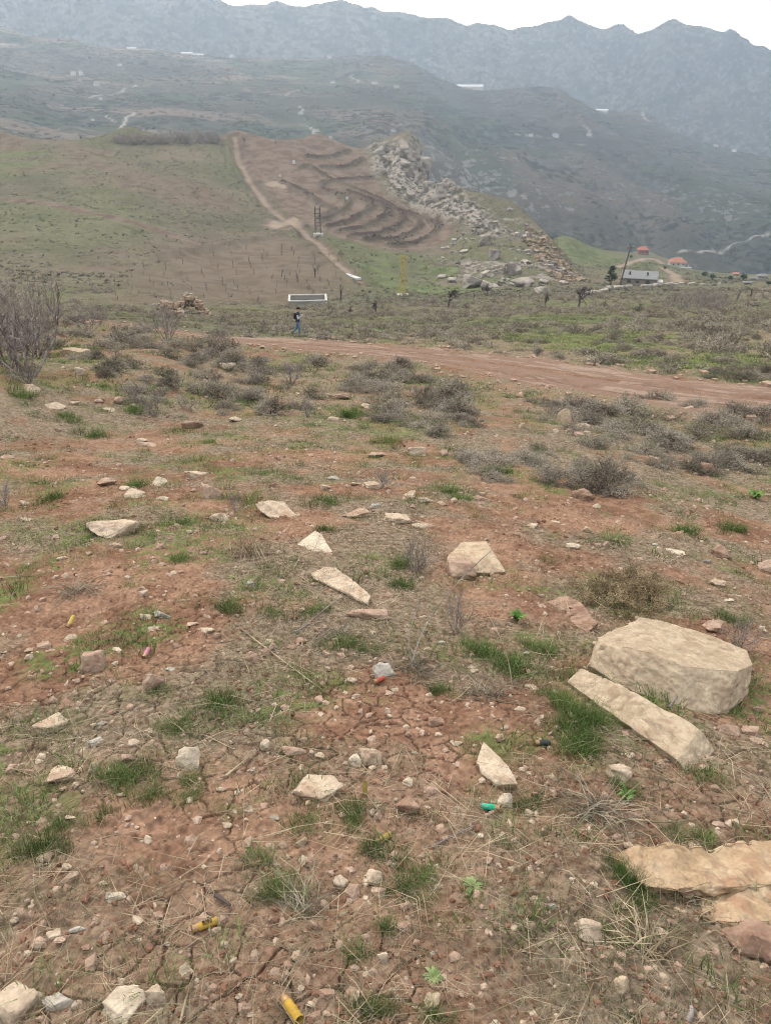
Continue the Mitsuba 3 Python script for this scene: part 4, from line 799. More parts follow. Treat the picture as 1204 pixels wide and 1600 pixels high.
def bare_plant(seed, H, stems, r0, spread, levels, kids, droop=0.0, wander=.12, upward=.35, thin=.5):
    """A leafless bush or tree: stems that fork again and again. -> (limbs, twigs)"""
    g = np.random.default_rng(seed); limbs, tw0, tw1, tw2, tw = [], [], [], [], []
    def grow(p, d, L, r, lev):
        n = 5; pts = [p]; dd = d
        for _ in range(n - 1):
            dd = unit(dd + g.normal(0, wander, 3) + np.array([0, 0, upward * .18 - droop * .1])); pts.append(pts[-1] + dd * L / (n - 1))
        pts = np.array(pts)
        if lev >= levels - 1:
            tw0.append(pts[0]); tw1.append(pts[2]); tw2.append(pts[-1]); tw.append(r)
        else: limbs.append(tube(pts, np.linspace(r, r * .55, n), 5 if lev == 0 else 4))
        if lev < levels:
            for k in range(kids if lev else kids + 1):
                u = g.uniform(.3, 1); q = pts[0] + 0; i = min(int(u * (n - 1)), n - 2); q = pts[i] + (pts[i + 1] - pts[i]) * (u * (n - 1) - i)
                grow(q, unit(dd * .8 + g.normal(0, .55, 3) + np.array([0, 0, upward])), L * g.uniform(.42, .68), r * thin, lev + 1)
    for s in range(stems):
        a = 2 * np.pi * (s + g.uniform(-.3, .3)) / stems
        d = unit(np.array([math.cos(a) * spread, math.sin(a) * spread, 1.0]) + g.normal(0, .12, 3))
        grow(np.array([math.cos(a) * r0 * 1.5, math.sin(a) * r0 * 1.5, -.03 * H]) if stems > 1 else np.array([0, 0, -.03 * H]), d, H * g.uniform(.42, .58), r0 * g.uniform(.7, 1.1), 0)
    return cat_meshes(limbs), ribbons(np.array(tw0), np.array(tw1), np.array(tw2), np.array(tw), seed)
def plant_group(key, seed, bl, bt, **kw):
    a, b = bare_plant(seed, **kw); top = max(a[0][:, 2].max(), b[0][:, 2].max()); a, b = (a[0] / top, a[1]), (b[0] / top, b[1]); group_of(key, limbs=(a, bl), twigs=(b, bt))
for i in range(3): plant_group(f'bare_bush_{i}', 500 + i, 'bark_grey', 'twig_grey', H=1.0, stems=9, r0=.013, spread=.75, levels=4, kids=3, wander=.16, thin=.58)
for i in range(3): plant_group(f'bare_tree_{i}', 510 + i, 'bark_dark', 'bark_dark', H=1.0, stems=1, r0=.040, spread=.1, levels=4, kids=4, wander=.16, upward=.25, thin=.60)
for i in range(2): plant_group(f'sapling_{i}', 520 + i, 'bark_dark', 'bark_dark', H=1.15, stems=1, r0=.045, spread=.08, levels=2, kids=3, wander=.08, upward=.8, thin=.55)
for i in range(2): plant_group(f'brush_{i}', 530 + i, 'twig_dark', 'twig_grey', H=1.0, stems=10, r0=.022, spread=.30, levels=3, kids=3, wander=.10, upward=.9, thin=.6)
def plant(name, grp, px, py, h_px, label, cat, group=None, ws=1.0, seed=0, lean=0):
    P = ray_ground(px, py, terrain_z)[0]; s = float(scale_at(P)) * h_px / math.cos(.25); g = np.random.default_rng(seed + int(px) * 7)
    key = inst(name, grp, P - [0, 0, .02 * s], s * ws, g.uniform(0, 6.3), s, ty=lean); tag(key, label, cat, group); return key
# big leafless bushes at the left edge
plant('leafless_bush', 'bare_bush_0', 42, 588, 170, 'large leafless bush with pale branches at the left edge', 'bush', ws=.8)
plant('leafless_bush', 'bare_bush_1', 5, 560, 130, 'leafless bush at the very left edge beside the largest leafless bush', 'bush', ws=.9)
plant('leafless_bush', 'bare_bush_2', 140, 520, 62, 'leafless bush right of the large one at the left edge', 'bush', ws=1.0)
plant('leafless_bush', 'bare_bush_0', 262, 535, 72, 'pale twiggy bush in front of the heap of rubble', 'bush', ws=.7)
plant('leafless_bush', 'bare_bush_1', 350, 538, 50, 'small twiggy bush at the near edge of the road, left', 'bush', ws=.8)
plant('leafless_bush', 'bare_bush_1', 45, 600, 62, 'low twiggy bush under the large leafless bush at the left edge', 'bush', ws=1.0)
plant('leafless_bush', 'bare_bush_2', 75, 520, 70, 'leafless bush behind the large one at the left edge', 'bush', ws=.9)
plant('leafless_bush', 'bare_bush_2', 98, 502, 28, 'small dark upright bush left of the heap of rubble', 'bush', ws=.5)
plant('leafless_bush', 'bare_bush_0', 455, 600, 40, 'twiggy bush below the road under the walking person', 'bush', ws=1.1)
for k, (px, py, h) in enumerate([(240,650,45),(290,640,40),(210,620,40),(480,650,36),(330,560,36),(180,560,36),(400,600,36)]):
    plant('leafless_bush', f'bare_bush_{k % 3}', px, py, h, 'low twiggy leafless bush among the grey shrubs left of the middle', 'bush', 'low leafless bushes left of the middle', ws=1.0)
plant('leafless_bush', 'bare_bush_2', 12, 575, 120, 'dense twiggy bush low at the very left edge in front of the others', 'bush', ws=1.1)
plant('leafless_bush', 'bare_bush_1', 60, 560, 95, 'twiggy bush standing inside the group at the left edge, behind the largest', 'bush', ws=1.1)
plant('leafless_bush', 'bare_bush_0', 30, 545, 110, 'purplish twiggy bush at the back of the group at the left edge', 'bush', ws=1.0)
# plants of the foreground
plant('dry_weed', 'bare_bush_2', 648, 893, 78, 'grey leafless bush with fine twigs in the middle of the slope', 'bush', ws=.85)
plant('dry_weed', 'bare_bush_0', 712, 985, 74, 'dry brown weed above a thin flat stone in the middle', 'weed', ws=.55)
plant('dry_weed', 'bare_bush_1', 368, 800, 55, 'sparse weed with thin reddish twigs beside a tilted pinkish stone', 'weed', ws=.6)
plant('dry_weed', 'bare_bush_1', 8, 790, 62, 'twiggy weed at the left edge of the midground', 'weed', ws=.8)
plant('dry_weed', 'bare_bush_0', 600, 760, 32, 'small grey weed on the slope left of centre row of stones', 'weed', ws=1.0)
plant('dry_weed', 'bare_bush_2', 1150, 1010, 70, 'greyish dry weed right behind the largest boulder', 'weed', ws=.9)
# orchard saplings, bare trees, thickets
g = np.random.default_rng(41)
n_s = 0
for row in range(9):
    for col in range(15):
        px = 165 + col * 27 + row * 3 + g.uniform(-7, 7); py = 392 + row * 9.0 + g.uniform(-3, 3) + max(0, 300 - px) * .06
        if px > 330 + (py - 380) * 2.6 + 130 or px > 555 or (px < 330 - (py - 385) * 3.2): continue
        if 440 < px < 525 and py > 455: continue
        if g.uniform() < .15: continue
        plant('orchard_sapling', f'sapling_{n_s % 2}', px, py, g.uniform(8, 15), 'thin leafless sapling in the orchard rows below the hill', 'sapling', 'saplings in the orchard rows', ws=.75, seed=n_s); n_s += 1
TREES = [(904,482,26,'bare_tree_0','spreading bare tree in the field left of the grey shed'), (588,490,17,'bare_tree_1','small dark bare tree in the field right of the concrete basin'), (543,492,14,'bare_tree_2','small bare tree just right of the concrete basin'), (700,480,22,'bare_tree_0','bare tree right of the yellow lattice mast'), (850,478,16,'bare_tree_1','low bare tree left of the spreading one'), (943,482,14,'sapling_0','thin bare sapling right of the spreading tree'), (1002,492,18,'bare_tree_2','bare shrubby tree below the grey shed'), (762,460,14,'bare_tree_1','bare tree at the foot of the rocky flank'), (740,468,12,'sapling_1','thin sapling at the foot of the rocky flank'), (532,470,22,'sapling_1','thin upright sapling behind the right end of the basin'), (465,440,15,'sapling_0','dark upright sapling above the concrete basin'), (492,432,18,'sapling_1','tall dark sapling up the slope from the basin'), (440,432,14,'sapling_0','dark sapling on the slope left of the basin'), (403,470,9,'sapling_0','short sapling left of the basin'), (812,470,12,'sapling_0','thin sapling in the field below the rocky flank'), (1172,468,22,'sapling_1','thin bare tree at the right edge of the thicket'), (1150,470,18,'sapling_0','bare sapling just right of the thicket')]
for k, (px, py, h, grp, lab) in enumerate(TREES): plant('bare_tree', grp, px, py, h * 1.3, lab, 'tree', ws=1.15, seed=k)
for k, (px, py, h) in enumerate([(1050,478,24),(1062,474,22),(1075,478,28),(1088,474,26),(1100,478,30),(1112,474,28),(1124,478,24),(1068,484,22),(1094,486,24),(1118,486,20),(1040,482,16),(1135,480,18)]):
    plant('bare_shrub', f'bare_bush_{k % 3}', px, py, h * 1.1, 'purplish leafless shrub of the thicket below the red roofed houses', 'shrub', 'shrubs of the purplish thicket', ws=1.1, seed=k)
for k in range(34):
    px = 184 + k * 4.8 + g.uniform(-4, 4); P = ray_ground(px, 221 + g.uniform(0, 5), terrain_z)[0]; s = float(scale_at(P)) * g.uniform(10, 19)
    s *= 1.2; tag(inst('bare_shrub', f'bare_bush_{k % 3}', P, s * 1.25, g.uniform(0, 6.3), s), 'dark leafless shrub of the row along the crest of the hill', 'shrub', 'shrubs along the crest of the hill')
tag(inst('bare_shrub', 'brush_0', ray_ground(382, 222, terrain_z)[0], 2.6, 1, 3.0), 'single grey bush beside the top of the hill track', 'shrub')
tag(inst('bare_shrub', 'brush_1', ray_ground(431, 226, terrain_z)[0], 1.6, 1, 2.6), 'single dark bush high on the ploughed hilltop', 'shrub')

# pine by the shed
def pine(seed):
    g = np.random.default_rng(seed); tr = tube([[0, 0, -.03], [.01, 0, .35], [0, .01, .7], [0, 0, .98]], [.035, .03, .018, .006], 6); c0, c1 = [], []
    br = []
    for z in np.linspace(.26, .95, 15):
        R = .40 * (1 - z) ** .75 + .05
        for k in range(5):
            a = g.uniform(0, 6.28); R2 = R * g.uniform(.7, 1.1); e = np.array([math.cos(a) * R2, math.sin(a) * R2, z + R2 * g.uniform(-.05, .3)]); br.append(tube([[0, 0, z], e * [.5, .5, 0] + [0, 0, z + .01], e], [.010, .007, .003], 3))
            for _ in range(34):
                u = g.uniform(.25, 1); q = np.array([0, 0, z]) * (1 - u) + e * u; c0.append(q); c1.append(q + unit(g.normal(0, 1, 3) + unit(e) * .6 + [0, 0, .3]) * g.uniform(.05, .10))
    return tr, cat_meshes(br), spikes(np.array(c0), np.array(c1), .011, seed)
two_tone('pine_green', (.030, .052, .028), (.070, .095, .048), 3)
tr, br, nd = pine(7); P = ray_ground(953, 447, terrain_z)[0]; s = float(scale_at(P)) * 31
t = thing('pine_tree', 'dark green pine standing left of the leaning power pole', 'tree')
for nm, (v, f), b in (('trunk', tr, 'bark_dark'), ('branches', br, 'bark_dark'), ('crown', nd, 'pine_green')): put(nm, (v * s + P, f), b, t)

A, B = cushion(345, [(0, 0, .5), (.22, .1, .36), (-.2, -.08, .38)], 40, kids=6, bits=5, w=.03, H=1.0, lean=.1)
group_of('dark_tree', trunk=(tube([[0, 0, -.05], [.01, 0, .2], [0, .01, .45]], [.05, .045, .03], 6), 'bark_dark'), crown=((np.array(cat_meshes([A, B])[0]) * [.9, .9, 1.1] + [0, 0, .25], cat_meshes([A, B])[1]), 'pine_green'))
for k, (px, py, h, lab) in enumerate([(1100,433,11,'small dark tree just right of the orange roofed house'), (1112,437,12,'rounded dark tree further right of the orange roofed house'), (1140,438,9,'dark tree standing alone between the orange roofed house and the right edge'), (1160,438,13,'dark tree left of the small pale hut near the right edge'), (1038,421,7,'dark bush left of the orange roofed house'), (1025,438,9,'small dark tree at the right end of the grey shed'), (985,404,7,'dark bush left of the small dark red house'), (1200,446,9,'dark tree at the right edge below the pale house')]):
    plant('round_tree', 'dark_tree', px, py, h, lab, 'tree', ws=1.0, seed=k)
# ---------------------------------------------------------------- rubble heap, crags, loose rocks of the hill
g = np.random.default_rng(43)
c0 = ray_ground(262, 494, terrain_z)[0]; c1 = ray_ground(300, 490, terrain_z)[0]; sp = float(scale_at(c1))
t = thing('rubble_heap', 'heap of broken stones and old walling on the rise behind the twiggy bushes', 'rubble heap')
rock_lib = [hull_rock(700 + i, 11, div=0, rough=.08) for i in range(6)] + [hull_rock(710 + i, 9, box=True, div=0, rough=.05) for i in range(4)]
for k in range(170):
    if k < 70: c, rx, hh = c0, 26, 22
    else: c, rx, hh = c1, 32, 36
    u = np.clip(g.normal(0, .42, 2), -1, 1); x, y = c[0] + u[0] * rx * sp, c[1] + u[1] * rx * sp * .7
    env = max(0, 1 - (u[0] ** 2 + u[1] ** 2) ** .75) * (.75 + .5 * float(nz(np.array([x]), np.array([y]), 1.1, 150)[0])); z = float(terrain_z(x, y)) + env * hh * sp * g.uniform(.45, 1) * .95
    v, f = rock_lib[k % 10]; s = sp * g.uniform(2.2, 5.2)
    put('stone', (rot_z(v * [s, s * .8, s * .65], g.uniform(0, 6.3)) + [x, y, z], f), ['stone_pink', 'stone_tan', 'stone_grey', 'stone_pink'][k % 4], t)
# pale rocks of the crag and of the flank
def rock_field(name, n, poly, smin, smax, seed, bsdf, keep, label, flat=.8):
    g = np.random.default_rng(seed); q = np.array(poly); lo, hi = q.min(0), q.max(0); ms = []; got = 0
    x, y = g.uniform(lo[0], hi[0], n * 14), g.uniform(lo[1], hi[1], n * 14)
    ok = (polygon_mask(x, y, poly, .5) > .5) & keep(x, y, g); x, y = x[ok][:n], y[ok][:n]; z = terrain_z(x, y)
    for k in range(len(x)):
        v, f = rock_lib[k % 10]; s = smin * (smax / smin) ** (g.uniform() ** 2.0)
        ms.append((rot_z(tilt(v * [s, s * g.uniform(.6, 1), s * g.uniform(.5, 1.0) * flat], g.uniform(-.3, .3), g.uniform(-.3, .3)), g.uniform(0, 6.3)) + [x[k], y[k], z[k] + s * .12], f))
    if ms: put(name, cat_meshes(ms), bsdf); tag(name, label, kind='stuff')
rock_field('crag_rocks', 70, CLIFF, .3, 1.5, 71, 'crag_rock', lambda x, y, g: g.uniform(size=len(x)) < .10 + .90 * sst(.46, .58, nz(x, y, 9, 151)), 'pale limestone rocks breaking out of the cliff edge of the hill')
rock_field('flank_rocks', 420, FLANK, .3, 1.5, 72, 'crag_rock', lambda x, y, g: g.uniform(size=len(x)) < .04 + .96 * sst(.52, .62, nz(x, y, 11, 152)), 'loose pale rocks on the grassy flank of the hill')
OCHRE = world([(820,352),(866,384),(914,438),(880,446),(850,420),(815,372)])
rock_field('ochre_scree', 800, OCHRE, .25, 1.2, 73, 'crag_ochre', lambda x, y, g: g.uniform(size=len(x)) < .8, 'ochre coloured scree on the right flank of the hill', .5)
def far_rock(px, py, w, h, label, bsdf, seed, name='boulder', cat='boulder', box=False, zoff=0.0):
    P = ray_ground(px, py, terrain_z)[0]; s = float(scale_at(P)); v, f = hull_rock(seed, 15, box=box, div=3, rough=.09)
    v = v * [w * s * .44, w * s * .36, h * s * .55]
    tag(put(name, (v + P + [0, 0, h * s * .28], f), bsdf, smooth=35), label, cat)
far_rock(733, 449, 46, 26, 'big rounded pale boulder at the foot of the rocky flank', 'crag_rock', 801)
far_rock(756, 454, 30, 20, 'pale boulder right of the big rounded one at the foot of the flank', 'crag_rock', 802)
far_rock(706, 440, 18, 9, 'small flat pale rock left of the big rounded boulder', 'crag_rock', 803)
far_rock(757, 382, 22, 20, 'pale block high on the flank right of the ploughed terraces', 'crag_rock', 804, box=True)
far_rock(770, 405, 28, 20, 'pale rocks in the middle of the flank', 'crag_rock', 805)
far_rock(800, 428, 34, 22, 'pale rock cluster low on the flank', 'crag_rock', 806)
far_rock(815, 447, 44, 16, 'broad pale rock at the right foot of the flank', 'crag_rock', 807)
far_rock(848, 458, 34, 12, 'pale flat outcrop at the edge of the field below the flank', 'crag_rock', 808)
far_rock(690, 434, 20, 8, 'low pale rock just right of the bright grass below the terraces', 'crag_rock', 809)
g = np.random.default_rng(44)
cl = []
for px, py, w, h in [(662,262,16,34),(672,270,16,40),(650,255,14,26),(681,285,14,34),(640,246,16,18),(668,300,14,30),(655,285,14,26),(690,300,14,26),(645,275,12,20),(632,262,13,16),(676,315,14,22),(630,238,18,12),(612,234,18,10)]:
    P = ray_ground(px, py, terrain_z)[0]; s = float(scale_at(P)); v, f = hull_rock(int(px * 3 + py), 15, box=True, div=3, rough=.12)
    cl.append((tilt(v * [w * s * .75, w * s * .7, h * s * .5], -.15, .12) + P + [0, w * s * .25, h * s * .06], f))
put('cliff_face', cat_meshes(cl), 'crag_rock', smooth=35); tag('cliff_face', 'steep pale rock face at the right end of the hilltop', kind='structure')
# clods along the terrace edges
xs, ys = [], []
q = np.array(TERRACE); lo, hi = q.min(0), q.max(0)
x, y = g.uniform(lo[0], hi[0], 60000), g.uniform(lo[1], hi[1], 60000)
dq = riser_dist(x, y)
ok = (dq < 1.9) & (g.uniform(size=len(x)) < sst(.35, .55, nz(x, y, 8, 153)))
x, y = x[ok][:900], y[ok][:900]; z = terrain_z(x, y); ms = []
for k in range(len(x)):
    v, f = rock_lib[k % 6]; s = g.uniform(.2, .55); ms.append((rot_z(v * [s, s * .8, s * .7], g.uniform(0, 6.3)) + [x[k], y[k], z[k] + .1], f))
two_tone('dark_clods', (.055, .042, .036), (.11, .086, .072), .8)
put('terrace_clods', cat_meshes(ms), 'dark_clods'); tag('terrace_clods', 'dark clods of earth along the ploughed terrace edges', kind='stuff')
# stones beside the road and in the scrub field
def roadside(n, seed):
    g = np.random.default_rng(seed); k = g.integers(0, len(q_), n); o = g.choice([-1, 1], n) * g.uniform(1.9, 3.6, n)
    x, y = q_[k, 0] + n_[k, 0] * o, q_[k, 1] + n_[k, 1] * o; z = terrain_z(x, y); ms = []
    for i in range(n):
        v, f = rock_lib[i % 10]; s = .03 * 5 ** (g.uniform() ** 2); ms.append((rot_z(v * [s, s * .8, s * .6], g.uniform(0, 6.3)) + [x[i], y[i], z[i] + s * .2], f))
    return cat_meshes(ms)
put('roadside_gravel', roadside(1400, 81), 'stone_pink'); tag('roadside_gravel', 'loose gravel along both edges of the dirt road', kind='stuff')

# bushes across the valley
x, y, r = scatter_polar(6500, 690, 1850, -28, 28, 1.4, 91)
ok = g.uniform(size=len(x)) < .15 + .85 * sst(.42, .6, nz(x, y, 90, 161, 3)); x, y = x[ok], y[ok]; z = valley_z(x, y)
for k in range(len(x)):
    R = g.uniform(1.6, 4.2); inst('valley_scrub', f'hill_cushion_{k % 3}', (x[k], y[k], z[k] - .5), R, g.uniform(0, 6.3), R * g.uniform(.6, 1.2))
tag('valley_scrub', 'dark bushes and small trees dotted over the far hillside', kind='stuff')
# ---------------------------------------------------------------- built things
def flat(name, c, rough=.7, var=.18, s=2.0):
    c = np.array(c); a, b = (c * (1 - var)).tolist(), np.minimum(c * (1 + var), .9).tolist(); tint(name, lambda p, n, uv: mix(a, b, fbm(p.x * s, p.y * s, p.z * s, 3)))
flat('concrete_pale', (.36, .35, .325), var=.2, s=.8); flat('concrete_grey', (.24, .235, .22), var=.25, s=.9); flat('yellow_paint', (.36, .28, .07), s=1.5); flat('dark_steel', (.055, .05, .048)); flat('pole_wood', (.10, .08, .065), s=1)
flat('roof_grey', (.155, .158, .16), s=.5); flat('wall_tan', (.20, .165, .135), s=.7); flat('roof_red', (.27, .105, .08), s=.6); flat('roof_orange', (.27, .135, .10), s=.6); flat('wall_red', (.22, .10, .08), s=.6); flat('wall_white', (.36, .345, .32), s=.3); flat('dark_opening', (.04, .04, .04)); flat('sheet_white', (.42, .43, .44), var=.06)
scene['basin_water'] = {'type': 'principled', 'base_color': {'type': 'rgb', 'value': [.035, .05, .042]}, 'roughness': .12, 'specular': .5}
def box(x0, x1, y0, y1, z0, z1, bev=0.0):
    m = trimesh.creation.box(bounds=[[x0, y0, z0], [x1, y1, z1]])
    if bev:
        c = np.array(m.vertices); ce = c.mean(0); ms = [ce + (c - ce) * (1 - np.array(k) * 2 * bev / np.array([x1 - x0, y1 - y0, z1 - z0])) for k in ((1, 1, 0), (1, 0, 1), (0, 1, 1))]
        m = trimesh.convex.convex_hull(np.vstack(ms))
    return np.array(m.vertices), np.array(m.faces)
def rod(a, b, r, sides=6): return tube([a, (np.array(a) + np.array(b)) / 2, b], [r, r, r], sides)
def at(mesh, P, yaw=0.0): return rot_z(np.asarray(mesh[0], float), yaw) + P, mesh[1]
def hip_roof(w, d, z, h, over=.4, ridge=.35):
    x, y = w / 2 + over, d / 2 + over; rx = w * ridge / 2
    p = np.array([[-x, -y, z], [x, -y, z], [x, y, z], [-x, y, z], [-x, -y, z - .18], [x, -y, z - .18], [x, y, z - .18], [-x, y, z - .18], [-rx, 0, z + h], [rx, 0, z + h]])
    m = trimesh.convex.convex_hull(p); return np.array(m.vertices), np.array(m.faces)

# concrete basin
P = ray_ground(481, 477, terrain_z)[0]; s = float(scale_at(P)); W = 60 * s; D = 5.0; th = .26; zt = P[2] + .75
yaw = math.atan2(-P[0], P[1]); b = np.array([P[0], P[1], 0])
t = thing('water_basin', 'rectangular concrete water basin with a pale rim behind the walking person', 'water basin')
zb = zt - 2.6
for nm, q in (('front_wall', (-W / 2, W / 2, 0, th)), ('back_wall', (-W / 2, W / 2, D - th, D)), ('side_wall', (-W / 2, -W / 2 + th, th, D - th)), ('side_wall', (W / 2 - th, W / 2, th, D - th))):
    put(nm, at(box(*q, zb, zt - .12), b, yaw), 'concrete_grey', t)
for nm, q in (('rim', (-W / 2 - .06, W / 2 + .06, -.06, th + .05)), ('rim', (-W / 2 - .06, W / 2 + .06, D - th - .05, D + .06)), ('rim', (-W / 2 - .06, -W / 2 + th + .05, th + .05, D - th - .05)), ('rim', (W / 2 - th - .05, W / 2 + .06, th + .05, D - th - .05))):
    put(nm, at(box(*q, zt - .12, zt + .06), b, yaw), 'concrete_pale', t)
put('water', at(box(-W / 2 + th, W / 2 - th, th, D - th, zt - 1.9, zt - 1.6), b, yaw), 'basin_water', t)
g = np.random.default_rng(61)
for k in range(7):
    x, y = g.uniform(-W / 2 + .8, W / 2 - .6), g.uniform(D - 2.6, D - .6); tag(inst('basin_weed', f'thorn_sage_{k % 2}', at((np.array([[x, y, zt - 1.66]]), [0]), b, yaw)[0][0], .45, k, .5), 'clump of weeds growing inside the concrete basin', 'weed', 'weeds inside the concrete basin')
put('outlet_post', at(box(W / 2 - .35, W / 2 + .1, -.5, -.15, P[2] - .6, zt - .3), b, yaw), 'concrete_pale', t)

# yellow lattice mast
P = ray_ground(629, 461, terrain_z)[0]; s = float(scale_at(P)); H = 59 * s / math.cos(.2); a0, a1 = 5.0 * s, 2.6 * s
t = thing('lattice_mast', 'yellow steel lattice mast standing on the meadow below the terraces', 'mast')
def cor(i, u): a = a0 + (a1 - a0) * u; sx, sy = ((-1, -1), (1, -1), (1, 1), (-1, 1))[i % 4]; return P + np.array([sx * a, sy * a, u * H - (0 if u else .4)])
for i in range(4): put('leg', rod(cor(i, 0), cor(i, 1), .065, 5), 'yellow_paint', t)
br = []; N = 8
for j in range(N):
    for i in range(4):
        br += [rod(cor(i, j / N), cor(i + 1, (j + 1) / N), .032, 4), rod(cor(i + 1, j / N), cor(i, (j + 1) / N), .032, 4), rod(cor(i, (j + 1) / N), cor(i + 1, (j + 1) / N), .035, 4)]
put('bracing', cat_meshes(br), 'yellow_paint', t)
for i in range(3): put('crossarm', rod(P + [-.95, 0, H * (.86 + .06 * i)], P + [.95, 0, H * (.86 + .06 * i)], .05, 5), 'yellow_paint', t)
put('footing', at(box(-a0 - .5, a0 + .5, -a0 - .5, a0 + .5, -.6, .22, .05), P), 'concrete_pale', t)

# twin pole frame by the track
P = ray_ground(497, 366, terrain_z)[0]; s = float(scale_at(P)); H = 41 * s / math.cos(.13); w = 4.2 * s
t = thing('twin_pole_frame', 'dark twin pole electricity frame beside the bend of the hill track', 'electricity pole')
for sx in (-1, 1): put('pole', rod(P + [sx * w, 0, -.4], P + [sx * w * .9, 0, H], .17, 7), 'dark_steel', t)
for u in (.20, .30, .42, .58, .74, .90): put('rung', rod(P + [-w, -.02, H * u], P + [w, -.02, H * u], .10 if u != .30 else .16, 5), 'dark_steel', t)
put('brace', rod(P + [-w, .05, H * .42], P + [w, .05, H * .74], .07, 4), 'dark_steel', t)
put('footing', at(box(-w - .7, w + .7, -.9, .9, -.9, .45, .08), P), 'concrete_pale', t)

# power pole by the shed
P = ray_ground(967, 447, terrain_z)[0]; s = float(scale_at(P)); H = 60 * s / math.cos(.2); L = 10 * s
t = thing('power_pole', 'tall dark wooden power pole leaning right beside the grey shed', 'power pole')
top = P + np.array([L, 0, H]); put('pole', tube([P - [0, 0, .5], P + (top - P) * .5, top], [.22, .19, .15], 8), 'pole_wood', t)
put('crossarm', rod(top + [-1.0, .0, -.55], top + [1.0, 0, -.35], .09, 5), 'pole_wood', t)
for k in (-.9, 0, .9): put('insulator', rod(top + [k, 0, -.42], top + [k + .02, 0, -.02], .09, 6), 'concrete_grey', t)

# grey shed
P = ray_ground(997, 446, terrain_z)[0]; s = float(scale_at(P)); W = 53 * s; D = 9.0; h = 9.5 * s
t = thing('shed', 'long low shed with a pale grey flat roof beside the leaning power pole', 'shed')
yaw = math.atan2(-P[0], P[1]); zb = -2.5
put('wall', at(box(-W / 2, W / 2, .02, .25, zb, h), P, yaw), 'wall_tan', t); put('wall', at(box(-W / 2, W / 2, D - .25, D, zb - 1, h + .35), P, yaw), 'wall_tan', t)
put('wall', at(box(-W / 2, -W / 2 + .25, .25, D - .25, zb - 1, h), P, yaw), 'wall_tan', t); put('wall', at(box(W / 2 - .25, W / 2, .25, D - .25, zb - 1, h), P, yaw), 'wall_tan', t)
v, f = box(-W / 2 - .25, W / 2 + .25, -.3, D + .25, h + .002, h + .22); v[:, 2] += np.where(v[:, 1] > 1, .4, 0); rf = put('roof', at((v, f), P, yaw), 'roof_grey', t)
for k, (x, y) in enumerate(((-W * .29, D * .45), (W * .22, D * .45))): put('vent', at(box(x - .22, x + .22, y - .22, y + .22, h + .2, h + 1.15), P, yaw), 'dark_opening', rf)
for k in range(1, 6): put('seam', at(box(-W / 2 + k * W / 6 - .04, -W / 2 + k * W / 6 + .04, -.28, -.24 + .0, h + .03, h + .25), P, yaw), 'concrete_grey', rf)
dr_ = put('door', at(box(W * .18, W * .18 + 1.0, -.03, .05, -.6, h - .25), P, yaw), 'dark_opening', t); put('handle', at(box(W * .18 + .8, W * .18 + .88, -.10, -.02, h - 1.1, h - .95), P, yaw), 'concrete_pale', dr_)
for x in (-.34, -.1): put('window', at(box(W * x, W * x + .9, -.02, .05, h - .95, h - .40), P, yaw), 'dark_opening', t)
put('lean_to', at(box(W / 2 + .02, W / 2 + 1.5, .4, 4.0, -2.5, h - .5, .04), P, yaw), 'concrete_pale', t)

# red roofed houses
def house(px, py, w_px, wall_px, roof_px, label, wall, roof, name='house', porch=False, cat='house'):
    P = ray_ground(px, py, terrain_z)[0]; s = float(scale_at(P)); W, h, rh = w_px * s, wall_px * s, roof_px * s; D = W * .75; yaw = math.atan2(-P[0], P[1]) + .22
    t = thing(name, label, cat); o = P + np.array([0, D / 2, 0])
    put('wall', at(box(-W / 2, W / 2, -D / 2, D / 2, -2.5, h), o, yaw), wall, t)
    r = put('roof', at(hip_roof(W, D, h + .2, rh), o, yaw), roof, t)
    put('chimney', at(box(W * .2, W * .2 + .5, .2, .7, h + rh * .35, h + rh * 1.05), o, yaw), wall, r)
    for k in (-.36, -.05, .25): 
        wn = put('window', at(box(W * k, W * k + W * .11, -D / 2 - .06, -D / 2 + .02, h * .42, h * .8), o, yaw), 'dark_opening', t); put('sill', at(box(W * k - .1, W * k + W * .11 + .1, -D / 2 - .16, -D / 2 - .01, h * .42 - .12, h * .42 - .002), o, yaw), 'concrete_pale', wn)
    d = put('door', at(box(W * .42, W * .42 + W * .07, -D / 2 - .05, -D / 2 + .02, 0.02, h * .7), o, yaw), 'dark_opening', t); put('handle', at(box(W * .47, W * .475, -D / 2 - .12, -D / 2 - .055, h * .3, h * .36), o, yaw), 'concrete_pale', d)
    if porch:
        put('terrace', at(box(-W * .62, W * .75, -D / 2 - W * .28, -D / 2 - .12, -2.6, h * .08), o, yaw), 'concrete_pale', t)
        for k in range(5): put('pillar', at(box(-W * .5 + k * W * .26, -W * .5 + k * W * .26 + .3, -D / 2 - W * .25, -D / 2 - W * .25 + .3, h * .08, h * .75), o, yaw), 'concrete_pale', t)
    return t
house(1060, 417, 25, 6.5, 6.5, 'white house with an orange red hipped roof and a terrace', 'wall_white', 'roof_orange', porch=True)
house(1005, 398, 15, 7, 5, 'small dark red house with a red roof, higher up the ridge', 'wall_red', 'roof_red')
house(1192, 436, 14, 4, 3, 'pale house near the right edge below the valley', 'wall_white', 'roof_grey')
house(1150, 431, 9, 2.6, 2.2, 'small orange roofed house between the terrace house and the right edge', 'wall_white', 'roof_orange')
house(1176, 438, 8, 3, 1.6, 'small pale hut left of the pale house at the right edge', 'wall_white', 'roof_grey')
house(1168, 444, 9, 2, 1, 'low pale hut in front of the pale house at the right edge', 'wall_white', 'roof_grey')
